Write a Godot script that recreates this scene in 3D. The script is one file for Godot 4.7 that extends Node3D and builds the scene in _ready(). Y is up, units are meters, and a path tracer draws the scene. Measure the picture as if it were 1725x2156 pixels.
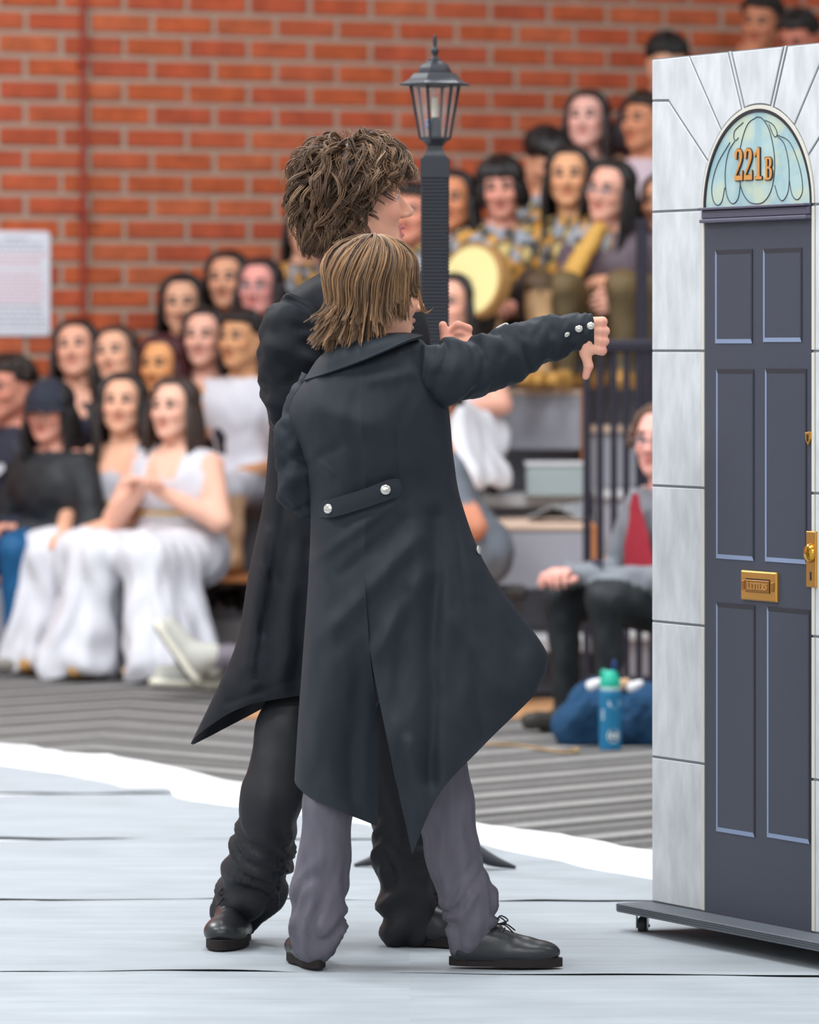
extends Node3D
# Lens of the photograph: focal length, principal column and horizon row in pixels of the 1725x2156 frame, eye height in metres.
const F := 11000.0
const CX := 862.5
const HY := 730.0
const EYE := 1.32
var rng := RandomNumberGenerator.new()
var taken := {}
var mats := {}
var noise_a := FastNoiseLite.new()
var tex_grain: ImageTexture
var tex_weave: ImageTexture
var tex_blotch: ImageTexture
var tex_soft: ImageTexture

# ceiling lamps: depth of the row, energy, what the row hangs over
const LAMP_ROWS := [[5.0, 26.0, "behind the camera"], [-3.0, 22.0, "between camera and actors"], [-10.5, 20.0, "above the actors"], [-17.0, 28.0, "above the carpet"]]

func _ready() -> void:
	# camera
	var cam := Camera3D.new()
	cam.name = "camera"
	cam.projection = Camera3D.PROJECTION_FRUSTUM
	cam.near = 0.1
	cam.far = 100.0
	cam.size = 2156.0 / F * 0.1
	cam.frustum_offset = Vector2(0.0, -(1078.0 - HY) / F * 0.1)
	cam.position = Vector3(0, EYE, 0)
	var lens := CameraAttributesPhysical.new()
	lens.frustum_focal_length = 183.7
	lens.frustum_focus_distance = 11.1
	lens.exposure_aperture = 4.6
	lens.frustum_near = 0.1
	lens.frustum_far = 100.0
	cam.attributes = lens
	add_child(cam)
	cam.current = true
	# sky and exposure
	var env := Environment.new()
	env.background_mode = Environment.BG_COLOR
	env.background_color = Color(0.02, 0.02, 0.022)
	env.tonemap_mode = Environment.TONE_MAPPER_LINEAR
	env.tonemap_exposure = 0.95
	env.sdfgi_enabled = true
	env.ssao_enabled = true
	env.ssil_enabled = true
	var we := WorldEnvironment.new()
	we.name = "world"
	we.environment = env
	add_child(we)
	ceiling_lamps()
	tex_grain = noise_tex(1, 0.05, 4, 0.0, 1.0)
	tex_weave = noise_tex(2, 0.2, 2, 0.0, 1.0)
	tex_blotch = noise_tex(3, 0.012, 4, 0.72, 1.0)
	tex_soft = noise_tex(4, 0.01, 5, 0.88, 1.0)
	noise_a.fractal_octaves = 1
	noise_a.noise_type = FastNoiseLite.TYPE_SIMPLEX_SMOOTH
	var t0 := Time.get_ticks_msec()
	build_room()
	build_seating()
	build_paper()
	print("room ", Time.get_ticks_msec() - t0)
	build_crowd()
	print("crowd ", Time.get_ticks_msec() - t0)
	print("cam ", cam.size, " ", cam.near, " ", cam.frustum_offset, " ", cam.keep_aspect)
	build_lamp_post()
	build_door_flat()
	build_small_things()
	build_actors()
	print("all ", Time.get_ticks_msec() - t0)

# ------------------------------------------------------------------ shape collectors
class Acc:
	var v := PackedVector3Array()
	var n := PackedVector3Array()
	var c := PackedColorArray()
	var u := PackedVector2Array()
	var i := PackedInt32Array()
	func tri(a: int, b: int, d: int) -> void:
		i.push_back(a); i.push_back(b); i.push_back(d)
	func vert(p: Vector3, col := Color.WHITE, uv := Vector2.ZERO) -> int:
		v.push_back(p); c.push_back(col); u.push_back(uv)
		return v.size() - 1
	func quad(a: Vector3, b: Vector3, d: Vector3, e: Vector3, col := Color.WHITE) -> void:
		var k := v.size()
		vert(a, col, Vector2(0, 0)); vert(b, col, Vector2(1, 0)); vert(d, col, Vector2(1, 1)); vert(e, col, Vector2(0, 1))
		tri(k, k + 1, k + 2); tri(k, k + 2, k + 3)
	func smooth_normals(from_vert := 0, from_index := 0) -> PackedVector3Array:
		var out := PackedVector3Array()
		out.resize(v.size() - from_vert)
		var t := from_index
		var m := i.size()
		while t < m:
			var a := i[t]
			var b := i[t + 1]
			var d := i[t + 2]
			var pa := v[a]
			var nn := (v[d] - pa).cross(v[b] - pa)
			out[a - from_vert] += nn
			out[b - from_vert] += nn
			out[d - from_vert] += nn
			t += 3
		for k in out.size():
			out[k] = out[k].normalized() if out[k].length_squared() > 1e-24 else Vector3.UP
		return out
	func add(o: Acc, xf: Transform3D, tint := Color.WHITE) -> void:
		var k := v.size()
		for q in o.v.size():
			v.push_back(xf * o.v[q])
		for q in o.c.size():
			c.push_back(o.c[q] * tint)
		u.append_array(o.u)
		for q in o.i.size():
			i.push_back(o.i[q] + k)
	func mesh() -> ArrayMesh:
		var am := ArrayMesh.new()
		var arr := []
		arr.resize(Mesh.ARRAY_MAX)
		arr[Mesh.ARRAY_VERTEX] = v
		arr[Mesh.ARRAY_NORMAL] = smooth_normals()
		arr[Mesh.ARRAY_COLOR] = c
		arr[Mesh.ARRAY_TEX_UV] = u
		arr[Mesh.ARRAY_INDEX] = i
		am.add_surface_from_arrays(Mesh.PRIMITIVE_TRIANGLES, arr)
		return am

# ------------------------------------------------------------------ distance field -> surface nets
class Sdf:
	var lo: Vector3
	var c: float
	var nx: int
	var ny: int
	var nz: int
	var f := PackedFloat32Array()
	var lab := PackedByteArray()
	func _init(a: Vector3, b: Vector3, cell: float) -> void:
		lo = a
		c = cell
		nx = int(ceil((b.x - a.x) / cell)) + 1
		ny = int(ceil((b.y - a.y) / cell)) + 1
		nz = int(ceil((b.z - a.z) / cell)) + 1
		f.resize(nx * ny * nz)
		f.fill(9.0)
		lab.resize(nx * ny * nz)
	func span(a: Vector3, b: Vector3, m: float) -> PackedInt32Array:
		var p := (Vector3(minf(a.x, b.x), minf(a.y, b.y), minf(a.z, b.z)) - Vector3.ONE * m - lo) / c
		var q := (Vector3(maxf(a.x, b.x), maxf(a.y, b.y), maxf(a.z, b.z)) + Vector3.ONE * m - lo) / c
		return PackedInt32Array([maxi(0, int(p.x)), maxi(0, int(p.y)), maxi(0, int(p.z)), mini(nx - 1, int(q.x) + 1), mini(ny - 1, int(q.y) + 1), mini(nz - 1, int(q.z) + 1)])
	func cone(a: Vector3, b: Vector3, ra: float, rb: float, k: float, label: int, fl := Vector3.ZERO, q := 1.0) -> void:
		var s := span(a, b, maxf(ra, rb) + k * 0.5 + 3.0 * c)
		var ab := b - a
		var inv := 1.0 / maxf(ab.length_squared(), 1e-9)
		var dr := rb - ra
		var flat := q != 1.0
		for z in range(s[2], s[5] + 1):
			for y in range(s[1], s[4] + 1):
				var o := (z * ny + y) * nx + s[0]
				var p := lo + Vector3(s[0], y, z) * c - a
				for x in range(s[0], s[3] + 1):
					var t := clampf(p.dot(ab) * inv, 0.0, 1.0)
					var w := p - ab * t
					if flat:
						w += fl * (w.dot(fl) * (q - 1.0))
					var d := w.length() - ra - dr * t
					var g := f[o]
					if d < g:
						lab[o] = label
					var h := k - absf(d - g)
					f[o] = minf(d, g) - (h * h * 0.25 / k if h > 0.0 else 0.0)
					o += 1
					p.x += c
	func ell(m: Vector3, r: Vector3, k: float, label: int, sign := 1.0, basis := Basis()) -> void:
		var rm := maxf(r.x, maxf(r.y, r.z))
		var s := span(m, m, rm + k * 0.5 + 3.0 * c)
		var inv := Vector3(1.0 / r.x, 1.0 / r.y, 1.0 / r.z)
		var rs := minf(r.x, minf(r.y, r.z))
		var bt := basis.transposed()
		for z in range(s[2], s[5] + 1):
			for y in range(s[1], s[4] + 1):
				var o := (z * ny + y) * nx + s[0]
				for x in range(s[0], s[3] + 1):
					var p := bt * (lo + Vector3(x, y, z) * c - m)
					var e := p * inv
					var k0 := e.length()
					var k1 := (e * inv).length()
					var d := k0 * (k0 - 1.0) / k1 if k1 > 1e-6 else -rs
					var g := f[o]
					if sign > 0.0:
						if d < g:
							lab[o] = label
						var h := k - absf(d - g)
						f[o] = minf(d, g) - (h * h * 0.25 / k if h > 0.0 else 0.0)
					else:
						d = -d
						var h2 := k - absf(d - g)
						f[o] = maxf(d, g) + (h2 * h2 * 0.25 / k if h2 > 0.0 else 0.0)
					o += 1
	# adds the surface to acc; paint(p, label) gives the colour, push(p, n, label) the displaced point
	func net(acc: Acc, xf: Transform3D, paint: Callable, push: Variant = null) -> void:
		var idx := PackedInt32Array()
		idx.resize(f.size())
		idx.fill(-1)
		var cells := PackedInt32Array()
		var part := Acc.new()
		var labels := PackedByteArray()
		var band := 3.4 * c
		var sy := nx
		var sz := nx * ny
		var corner := [0, 1, sy, sy + 1, sz, sz + 1, sz + sy, sz + sy + 1]
		var cpos := [Vector3(0, 0, 0), Vector3(1, 0, 0), Vector3(0, 1, 0), Vector3(1, 1, 0), Vector3(0, 0, 1), Vector3(1, 0, 1), Vector3(0, 1, 1), Vector3(1, 1, 1)]
		var edges := [[0, 1], [2, 3], [4, 5], [6, 7], [0, 2], [1, 3], [4, 6], [5, 7], [0, 4], [1, 5], [2, 6], [3, 7]]
		for z in nz - 1:
			for y in ny - 1:
				var o := (z * ny + y) * nx
				for x in nx - 1:
					var g := f[o]
					if g < band and g > -band:
						var m := 0
						if g < 0.0: m = 1
						if f[o + 1] < 0.0: m |= 2
						if f[o + sy] < 0.0: m |= 4
						if f[o + sy + 1] < 0.0: m |= 8
						if f[o + sz] < 0.0: m |= 16
						if f[o + sz + 1] < 0.0: m |= 32
						if f[o + sz + sy] < 0.0: m |= 64
						if f[o + sz + sy + 1] < 0.0: m |= 128
						if m != 0 and m != 255:
							var sum := Vector3.ZERO
							var cnt := 0.0
							for e in edges:
								var a: int = e[0]
								var b: int = e[1]
								if ((m >> a) & 1) != ((m >> b) & 1):
									var fa := f[o + corner[a]]
									var fb := f[o + corner[b]]
									sum += (cpos[a] as Vector3).lerp(cpos[b], fa / (fa - fb))
									cnt += 1.0
							var p := lo + (Vector3(x, y, z) + sum / cnt) * c
							idx[o] = part.v.size()
							cells.push_back(o)
							part.v.push_back(p)
							labels.push_back(lab[o] if g < 0.0 or m == 254 else lab[o + 1] if f[o + 1] < 0.0 else lab[o + sy] if f[o + sy] < 0.0 else lab[o + sz] if f[o + sz] < 0.0 else lab[o + sz + sy + 1])
					o += 1
		for o in cells:
			var here := f[o] < 0.0
			if here != (f[o + 1] < 0.0):
				face(part, idx[o], idx[o - sy] if o >= sy else -1, idx[o - sy - sz] if o >= sy + sz else -1, idx[o - sz] if o >= sz else -1, here)
			if here != (f[o + sy] < 0.0):
				face(part, idx[o], idx[o - sz] if o >= sz else -1, idx[o - sz - 1] if o > sz else -1, idx[o - 1] if o >= 1 else -1, here)
			if here != (f[o + sz] < 0.0):
				face(part, idx[o], idx[o - 1] if o >= 1 else -1, idx[o - 1 - sy] if o > sy else -1, idx[o - sy] if o >= sy else -1, here)
		var base := acc.v.size()
		if push != null:
			var nn := part.smooth_normals()
			for q in part.v.size():
				part.v[q] = push.call(part.v[q], nn[q], labels[q])
		for q in part.v.size():
			acc.c.push_back(paint.call(part.v[q], labels[q]))
			acc.v.push_back(xf * part.v[q])
			acc.u.push_back(Vector2.ZERO)
		for q in part.i.size():
			acc.i.push_back(part.i[q] + base)
	func face(a: Acc, p: int, q: int, r: int, s: int, flip: bool) -> void:
		if q < 0 or r < 0 or s < 0:
			return
		if flip:
			a.tri(p, r, q); a.tri(p, s, r)
		else:
			a.tri(p, q, r); a.tri(p, r, s)

# ------------------------------------------------------------------ small helpers
func at(px: float, py: float, d: float) -> Vector3:
	return Vector3((px - CX) * d / F, EYE - (py - HY) * d / F, -d)

func rgb(r: float, g: float, b: float) -> Color:
	return Color(r / 255.0, g / 255.0, b / 255.0)

func lin(r: float, g: float, b: float) -> Color:
	return rgb(r, g, b).srgb_to_linear()

func numbered(called: String) -> String:
	var k: int = taken.get(called, 0)
	taken[called] = k + 1
	return called if k == 0 else "%s_%03d" % [called, k]

func tag(o: Node, label: String, category: String, group := "", kind := "") -> void:
	if label: o.set_meta("label", label)
	if category: o.set_meta("category", category)
	if group: o.set_meta("group", group)
	if kind: o.set_meta("kind", kind)

func thing(called: String, label: String, category: String, where := Vector3.ZERO, group := "", kind := "") -> Node3D:
	var o := Node3D.new()
	o.name = numbered(called)
	add_child(o)
	o.position = where
	tag(o, label, category, group, kind)
	return o

func part(parent: Node, called: String, m: Mesh, mt: Material, xf := Transform3D(), label := "") -> MeshInstance3D:
	var o := MeshInstance3D.new()
	o.name = called if parent != self else numbered(called)
	o.mesh = m
	o.material_override = mt
	o.transform = xf
	parent.add_child(o, true)
	if label: o.set_meta("label", label)
	return o

func mat(key: String, col := Color.WHITE, rough := 0.7, metal := 0.0) -> StandardMaterial3D:
	if mats.has(key):
		return mats[key]
	var m := StandardMaterial3D.new()
	m.resource_name = key
	m.albedo_color = col
	m.roughness = rough
	m.metallic = metal
	m.cull_mode = BaseMaterial3D.CULL_DISABLED
	mats[key] = m
	return m

func vmat(key: String, rough := 0.7) -> StandardMaterial3D:
	var m := mat(key, Color.WHITE, rough)
	m.vertex_color_use_as_albedo = true
	return m

func relief(m: StandardMaterial3D, t: Texture2D, scale: float, depth_cm: float) -> StandardMaterial3D:
	m.heightmap_enabled = true
	m.heightmap_texture = t
	m.heightmap_scale = depth_cm
	m.uv1_triplanar = true
	m.uv1_scale = Vector3.ONE * scale
	return m

func noise_tex(sd: int, freq: float, octaves: int, lo: float, hi: float, size := 512) -> ImageTexture:
	var nz := FastNoiseLite.new()
	nz.seed = sd
	nz.frequency = freq
	nz.fractal_octaves = octaves
	var im := nz.get_seamless_image(size, size)
	im.convert(Image.FORMAT_RGB8)
	if lo != 0.0 or hi != 1.0:
		for y in size:
			for x in size:
				var q := lerpf(lo, hi, im.get_pixel(x, y).r)
				im.set_pixel(x, y, Color(q, q, q))
	return ImageTexture.create_from_image(im)

func box(acc: Acc, a: Vector3, b: Vector3, col := Color.WHITE, bevel := 0.0, xf := Transform3D()) -> void:
	# box from corner a to corner b with chamfered edges
	var e := bevel
	var m := (a + b) * 0.5
	var h := (b - a).abs() * 0.5
	e = minf(e, minf(h.x, minf(h.y, h.z)) * 0.49)
	var k := acc.v.size()
	var faces := [[Vector3.RIGHT, Vector3.UP, Vector3.BACK], [Vector3.LEFT, Vector3.UP, Vector3.FORWARD], [Vector3.UP, Vector3.BACK, Vector3.RIGHT], [Vector3.DOWN, Vector3.BACK, Vector3.LEFT], [Vector3.BACK, Vector3.RIGHT, Vector3.UP], [Vector3.FORWARD, Vector3.LEFT, Vector3.UP]]
	for f in faces:
		var nn: Vector3 = f[0]
		var s: Vector3 = f[1]
		var t: Vector3 = f[2]
		var hn := absf(nn.dot(h))
		var hs := absf(s.dot(h)) - e
		var ht := absf(t.dot(h)) - e
		var o := m + nn * hn
		var q := [o - s * hs - t * ht, o + s * hs - t * ht, o + s * hs + t * ht, o - s * hs + t * ht]
		for r in 4: q[r] = xf * q[r]
		var want := xf.basis * nn
		if ((q[2] - q[0]) as Vector3).cross(q[1] - q[0]).dot(want) > 0.0:
			acc.quad(q[0], q[1], q[2], q[3], col)
		else:
			acc.quad(q[0], q[3], q[2], q[1], col)
	if e > 0.0:
		for ax in 3:
			for s1 in [-1.0, 1.0]:
				for s2 in [-1.0, 1.0]:
					var u1 := (ax + 1) % 3
					var u2 := (ax + 2) % 3
					var p := [Vector3.ZERO, Vector3.ZERO, Vector3.ZERO, Vector3.ZERO]
					for r in 4:
						var w := m
						w[ax] += (h[ax] - e) * (1.0 if r == 1 or r == 2 else -1.0)
						w[u1] += s1 * (h[u1] if r < 2 else h[u1] - e)
						w[u2] += s2 * (h[u2] - e if r < 2 else h[u2])
						p[r] = xf * w
					var out := Vector3.ZERO
					out[u1] = s1
					out[u2] = s2
					if ((p[2] - p[0]) as Vector3).cross(p[1] - p[0]).dot(xf.basis * out) > 0.0:
						acc.quad(p[0], p[1], p[2], p[3], col)
					else:
						acc.quad(p[0], p[3], p[2], p[1], col)

func tube(acc: Acc, pts: Array, rad: Array, sides: int, col := Color.WHITE, up := Vector3.UP, squash := 1.0) -> void:
	# swept round (or flattened) tube with closed ends
	var k := acc.v.size()
	var last := Vector3.ZERO
	var m := pts.size()
	for q in m:
		var p: Vector3 = pts[q]
		var tan: Vector3 = ((pts[mini(q + 1, m - 1)] as Vector3) - (pts[maxi(q - 1, 0)] as Vector3)).normalized()
		var side := tan.cross(up if last == Vector3.ZERO else last)
		if side.length() < 1e-4:
			side = tan.cross(Vector3(0.3, 0.1, 0.9))
		side = side.normalized()
		var b := side.cross(tan).normalized()
		last = b
		var r: float = rad[q] if q < rad.size() else rad[-1]
		for s in sides:
			var w := TAU * s / sides
			acc.vert(p + side * (cos(w) * r) + b * (sin(w) * r * squash), col, Vector2(float(s) / sides, float(q)))
	for q in m - 1:
		for s in sides:
			var a := k + q * sides + s
			var b2 := k + q * sides + (s + 1) % sides
			acc.tri(a, b2, b2 + sides)
			acc.tri(a, b2 + sides, a + sides)
	var c0 := acc.vert(pts[0], col)
	var c1 := acc.vert(pts[m - 1], col)
	for s in sides:
		acc.tri(c0, k + (s + 1) % sides, k + s)
		acc.tri(c1, k + (m - 1) * sides + s, k + (m - 1) * sides + (s + 1) % sides)

func lathe(acc: Acc, prof: Array, sides: int, col := Color.WHITE, xf := Transform3D(), facet := false) -> void:
	# prof: Vector2(radius, height), from bottom to top; rings are doubled so that edges stay crisp where the slope turns
	for q in prof.size() - 1:
		var k := acc.v.size()
		for e in 2:
			var p: Vector2 = prof[q + e]
			for s in sides + 1:
				var w := TAU * s / sides
				acc.vert(xf * Vector3(cos(w) * p.x, p.y, sin(w) * p.x), col, Vector2(float(s) / sides, p.y))
		if facet:
			for s in sides:
				var a := acc.v[k + s]
				var b := acc.v[k + s + 1]
				var d := acc.v[k + sides + 1 + s + 1]
				var e2 := acc.v[k + sides + 1 + s]
				acc.quad(a, b, d, e2, col)
			continue
		for s in sides:
			var a2 := k + s
			acc.tri(a2, a2 + 1, a2 + sides + 2)
			acc.tri(a2, a2 + sides + 2, a2 + sides + 1)

func lathe_smooth(acc: Acc, prof: Array, sides: int, col := Color.WHITE, xf := Transform3D()) -> void:
	var k := acc.v.size()
	for p: Vector2 in prof:
		for s in sides + 1:
			var w := TAU * s / sides
			acc.vert(xf * Vector3(cos(w) * p.x, p.y, sin(w) * p.x), col, Vector2(float(s) / sides, p.y))
	for q in prof.size() - 1:
		for s in sides:
			var a2 := k + q * (sides + 1) + s
			acc.tri(a2, a2 + 1, a2 + sides + 2)
			acc.tri(a2, a2 + sides + 2, a2 + sides + 1)

func sheet(acc: Acc, rows: Array, thick: float, col := Color.WHITE, cols := []) -> void:
	# rows: Array of PackedVector3Array, all of one length; a cloth with a front, a back and a rim
	var h := rows.size()
	var w: int = rows[0].size()
	var one := Acc.new()
	for r in h:
		for q in w:
			one.vert(rows[r][q], cols[r][q] if cols else col, Vector2(float(q) / (w - 1), float(r) / (h - 1)))
	for r in h - 1:
		for q in w - 1:
			var a := r * w + q
			one.tri(a, a + 1, a + w + 1)
			one.tri(a, a + w + 1, a + w)
	var nn := one.smooth_normals()
	var k := acc.v.size()
	acc.add(one, Transform3D())
	var k2 := acc.v.size()
	for q in one.v.size():
		acc.vert(one.v[q] - nn[q] * thick, one.c[q], one.u[q])
	for t in one.i.size() / 3:
		acc.tri(k2 + one.i[t * 3], k2 + one.i[t * 3 + 2], k2 + one.i[t * 3 + 1])
	var ring := PackedInt32Array()
	for q in w: ring.push_back(q)
	for r in range(1, h): ring.push_back(r * w + w - 1)
	for q in range(w - 2, -1, -1): ring.push_back((h - 1) * w + q)
	for r in range(h - 2, 0, -1): ring.push_back(r * w)
	for q in ring.size():
		var a := ring[q]
		var b := ring[(q + 1) % ring.size()]
		acc.quad(acc.v[k + a], acc.v[k2 + a], acc.v[k2 + b], acc.v[k + b], one.c[a])

func poly_slab(acc: Acc, pts: PackedVector2Array, z0: float, z1: float, xf: Transform3D, col := Color.WHITE, bevel := 0.0) -> void:
	# polygon in the local x/y plane pulled from z0 to z1 (front at z1), its front edge chamfered
	var p := pts.duplicate()
	if Geometry2D.is_polygon_clockwise(p):
		p.reverse()
	var m := p.size()
	var inner := p
	if bevel > 0.0:
		var off := Geometry2D.offset_polygon(p, -bevel, Geometry2D.JOIN_MITER)
		if off.size() == 1 and off[0].size() == m:
			inner = off[0]
			var best := 0
			for q in m:
				if inner[q].distance_to(p[0]) < inner[best].distance_to(p[0]): best = q
			var turned := PackedVector2Array()
			for q in m: turned.push_back(inner[(q + best) % m])
			inner = turned
		else:
			bevel = 0.0
	var tris := Geometry2D.triangulate_polygon(inner)
	var k := acc.v.size()
	for q in inner: acc.vert(xf * Vector3(q.x, q.y, z1), col, q)
	for t in tris.size() / 3:
		var a: int = tris[t * 3]
		var b: int = tris[t * 3 + 1]
		var d: int = tris[t * 3 + 2]
		if (inner[b] - inner[a]).cross(inner[d] - inner[a]) > 0.0:
			acc.tri(k + a, k + d, k + b)
		else:
			acc.tri(k + a, k + b, k + d)
	for q in m:
		var r := (q + 1) % m
		var zf := z1 - bevel
		if bevel > 0.0:
			acc.quad(xf * Vector3(inner[q].x, inner[q].y, z1), xf * Vector3(p[q].x, p[q].y, zf), xf * Vector3(p[r].x, p[r].y, zf), xf * Vector3(inner[r].x, inner[r].y, z1), col)
		acc.quad(xf * Vector3(p[q].x, p[q].y, zf), xf * Vector3(p[q].x, p[q].y, z0), xf * Vector3(p[r].x, p[r].y, z0), xf * Vector3(p[r].x, p[r].y, zf), col)

func spline(p: Array, t: float) -> Vector3:
	# Catmull-Rom through points at t = 0, 1, 2 ...
	var m := p.size()
	var q := clampi(int(floor(t)), 0, m - 2)
	var w := t - q
	var b: Vector3 = p[q]
	var d: Vector3 = p[q + 1]
	var a: Vector3 = p[q - 1] if q > 0 else b * 2.0 - d
	var e: Vector3 = p[q + 2] if q + 2 < m else d * 2.0 - b
	return b.cubic_interpolate(d, a, e, w)

func sub(p: Array, steps: int) -> Array:
	var out := []
	for q in steps + 1:
		out.append(spline(p, float(q) / steps * (p.size() - 1)))
	return out

func subf(p: Array, steps: int) -> Array:
	var out := []
	for q in steps + 1:
		var t := float(q) / steps * (p.size() - 1)
		var a := mini(int(t), p.size() - 2)
		out.append(lerpf(p[a], p[a + 1], t - a))
	return out

func look_basis(fwd: Vector3, up := Vector3.UP) -> Basis:
	# local +z along fwd
	var z := fwd.normalized()
	var x := up.cross(z)
	if x.length() < 1e-4: x = Vector3.RIGHT.cross(z)
	x = x.normalized()
	return Basis(x, z.cross(x), z)

# ------------------------------------------------------------------ the room
func struct(called: String, acc: Acc, m: Material, label: String, xf := Transform3D()) -> MeshInstance3D:
	var o := part(self, called, acc.mesh(), m, xf)
	tag(o, label, "", "", "structure")
	return o

func wall_px(px: float) -> float:
	# distance along the brick wall of a column of the photograph
	var d := 23.305 / (1.0 - 0.45 * (px - CX) / F)
	return ((px - CX) * d / F + 1.567) / cos(atan(0.45))

func build_room() -> void:
	var plaster := mat("painted_plaster", rgb(225, 224, 220), 0.9)
	var a := Acc.new()
	box(a, Vector3(-9, -0.2, -30), Vector3(9, 0, 9))
	var carpet := mat("carpet", Color.WHITE, 0.95)
	carpet.albedo_texture = carpet_texture()
	carpet.uv1_triplanar = true
	carpet.uv1_world_triplanar = true
	carpet.uv1_scale = Vector3.ONE / 4.2
	struct("floor", a, carpet, "grey carpet woven in light and dark slanting stripes")
	a = Acc.new()
	box(a, Vector3(-9.2, 6.5, -30.2), Vector3(9.2, 6.7, 9.2))
	struct("ceiling", a, plaster, "plain white ceiling high above the hall")
	a = Acc.new()
	box(a, Vector3(-9.2, -0.2, -30), Vector3(-9, 6.6, 9))
	struct("wall_left", a, plaster, "plain pale wall on the left side of the hall")
	a = Acc.new()
	box(a, Vector3(9, -0.2, -30), Vector3(9.2, 6.6, 9))
	struct("wall_right", a, plaster, "plain pale wall on the right side of the hall")
	a = Acc.new()
	box(a, Vector3(-9.2, -0.2, 9), Vector3(9.2, 6.6, 9.2))
	struct("wall_front", a, plaster, "plain pale wall facing the brick wall")
	# brick wall: mortar slab with every brick standing proud of it
	var w := thing("wall_back", "red brick wall in running bond with wide grey mortar joints", "", Vector3(-1.567, 0, -22.6), "", "structure")
	w.rotation.y = atan(0.45)
	a = Acc.new()
	box(a, Vector3(-9.0, -0.2, -0.3), Vector3(12.5, 6.6, 0.0))
	var mortar := relief(mat("mortar", rgb(176, 156, 140), 0.95), tex_grain, 3.0, 0.5)
	part(w, "mortar_joints", a.mesh(), mortar)
	var tones := [rgb(214, 104, 66), rgb(208, 96, 60), rgb(218, 112, 70), rgb(206, 95, 62), rgb(212, 102, 58)]
	var bm := []
	for q in tones.size():
		var m := mat("brick_clay_%d" % q, tones[q], 0.85)
		m.albedo_texture = tex_blotch
		m.uv1_triplanar = true
		m.uv1_world_triplanar = true
		m.uv1_scale = Vector3.ONE * (0.9 + 0.1 * q)
		m.heightmap_enabled = true
		m.heightmap_texture = tex_grain
		m.heightmap_scale = 0.3
		bm.append(m)
	var one := Acc.new()
	box(one, Vector3(-0.1345, -0.0375, -0.01), Vector3(0.1345, 0.0375, 0.009), Color.WHITE, 0.004)
	var bmesh := one.mesh()
	var small := []
	var pitch := 0.293
	var s0 := wall_px(53)
	var rest := Acc.new()
	var lean := Acc.new()
	box(lean, Vector3(-0.1345, -0.0375, -0.01), Vector3(0.1345, 0.0375, 0.009))
	rng.seed = 5
	var first := wall_px(-25)
	var final := wall_px(1745)
	for k in range(-37, 27):
		var y := 2.777 - 0.0997 * (k + 0.5)
		for j in range(-32, 42):
			var s := s0 + pitch * (j + 0.5 + (0.56 if posmod(k, 2) == 1 else 0.0))
			if s < -8.8 or s > 12.3 or y < 0.04 or y > 6.45:
				continue
			var shift := Vector3(rng.randf_range(-0.002, 0.002), rng.randf_range(-0.001, 0.001), rng.randf_range(-0.002, 0.001))
			if k >= -1 and k <= 17 and s > first - 0.13 and s < final + 0.13 and not (k > 12 and s > 1.45):
				part(w, "brick", bmesh, bm[rng.randi() % 5], Transform3D(Basis(), Vector3(s, y, 0) + shift))
			else:
				rest.add(lean, Transform3D(Basis(), Vector3(s, y, 0) + shift))
	var o := part(w, "outer_bricks", rest.mesh(), bm[0])
	o.set_meta("kind", "stuff")
	# red painted conduit up the wall
	a = Acc.new()
	var sp := wall_px(170)
	tube(a, [Vector3(sp, 1.2, 0.035), Vector3(sp, 6.4, 0.035)], [0.012, 0.012], 12)
	var t := thing("conduit", "thin red painted pipe running up the brick wall", "pipe", w.position)
	t.rotation.y = w.rotation.y
	var pm := mat("red_pipe_paint", rgb(150, 52, 36), 0.55)
	part(t, "pipe", a.mesh(), pm)
	for y in [1.9, 2.55, 3.4]:
		a = Acc.new()
		box(a, Vector3(sp - 0.024, y - 0.012, 0.011), Vector3(sp + 0.024, y + 0.012, 0.054), Color.WHITE, 0.003)
		part(t, "clip", a.mesh(), pm)
	# notice on the wall
	t = thing("notice_sign", "white wall notice with rounded corners and lines of red and grey print", "sign", w.position)
	t.rotation.y = w.rotation.y
	var s1 := wall_px(103)
	var s2 := s1 - 0.315
	var y1 := 1.32 + (730.0 - 487.0) / 487.0
	var y2 := 1.32 + (730.0 - 707.0) / 487.0
	var pts := PackedVector2Array()
	for c in [[s1 - 0.022, y1 - 0.022, 0.0], [s2 + 0.022, y1 - 0.022, 90.0], [s2 + 0.022, y2 + 0.022, 180.0], [s1 - 0.022, y2 + 0.022, 270.0]]:
		for q in 5:
			var g := deg_to_rad(c[2] + q * 22.5)
			pts.push_back(Vector2(c[0] + cos(g) * 0.022, c[1] + sin(g) * 0.022))
	a = Acc.new()
	poly_slab(a, pts, 0.008, 0.016, Transform3D())
	part(t, "panel", a.mesh(), mat("sign_white", rgb(226, 228, 238), 0.45))
	a = Acc.new()
	a.quad(Vector3(s2 + 0.01, y2 + 0.01, 0.0175), Vector3(s2 + 0.01, y1 - 0.01, 0.0175), Vector3(s1 - 0.008, y1 - 0.01, 0.0175), Vector3(s1 - 0.008, y2 + 0.01, 0.0175))
	a.u = PackedVector2Array([Vector2(0, 1), Vector2(0, 0), Vector2(1, 0), Vector2(1, 1)])
	var sm := mat("sign_print", Color.WHITE, 0.5)
	sm.albedo_texture = sign_texture()
	part(t, "print", a.mesh(), sm)

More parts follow.
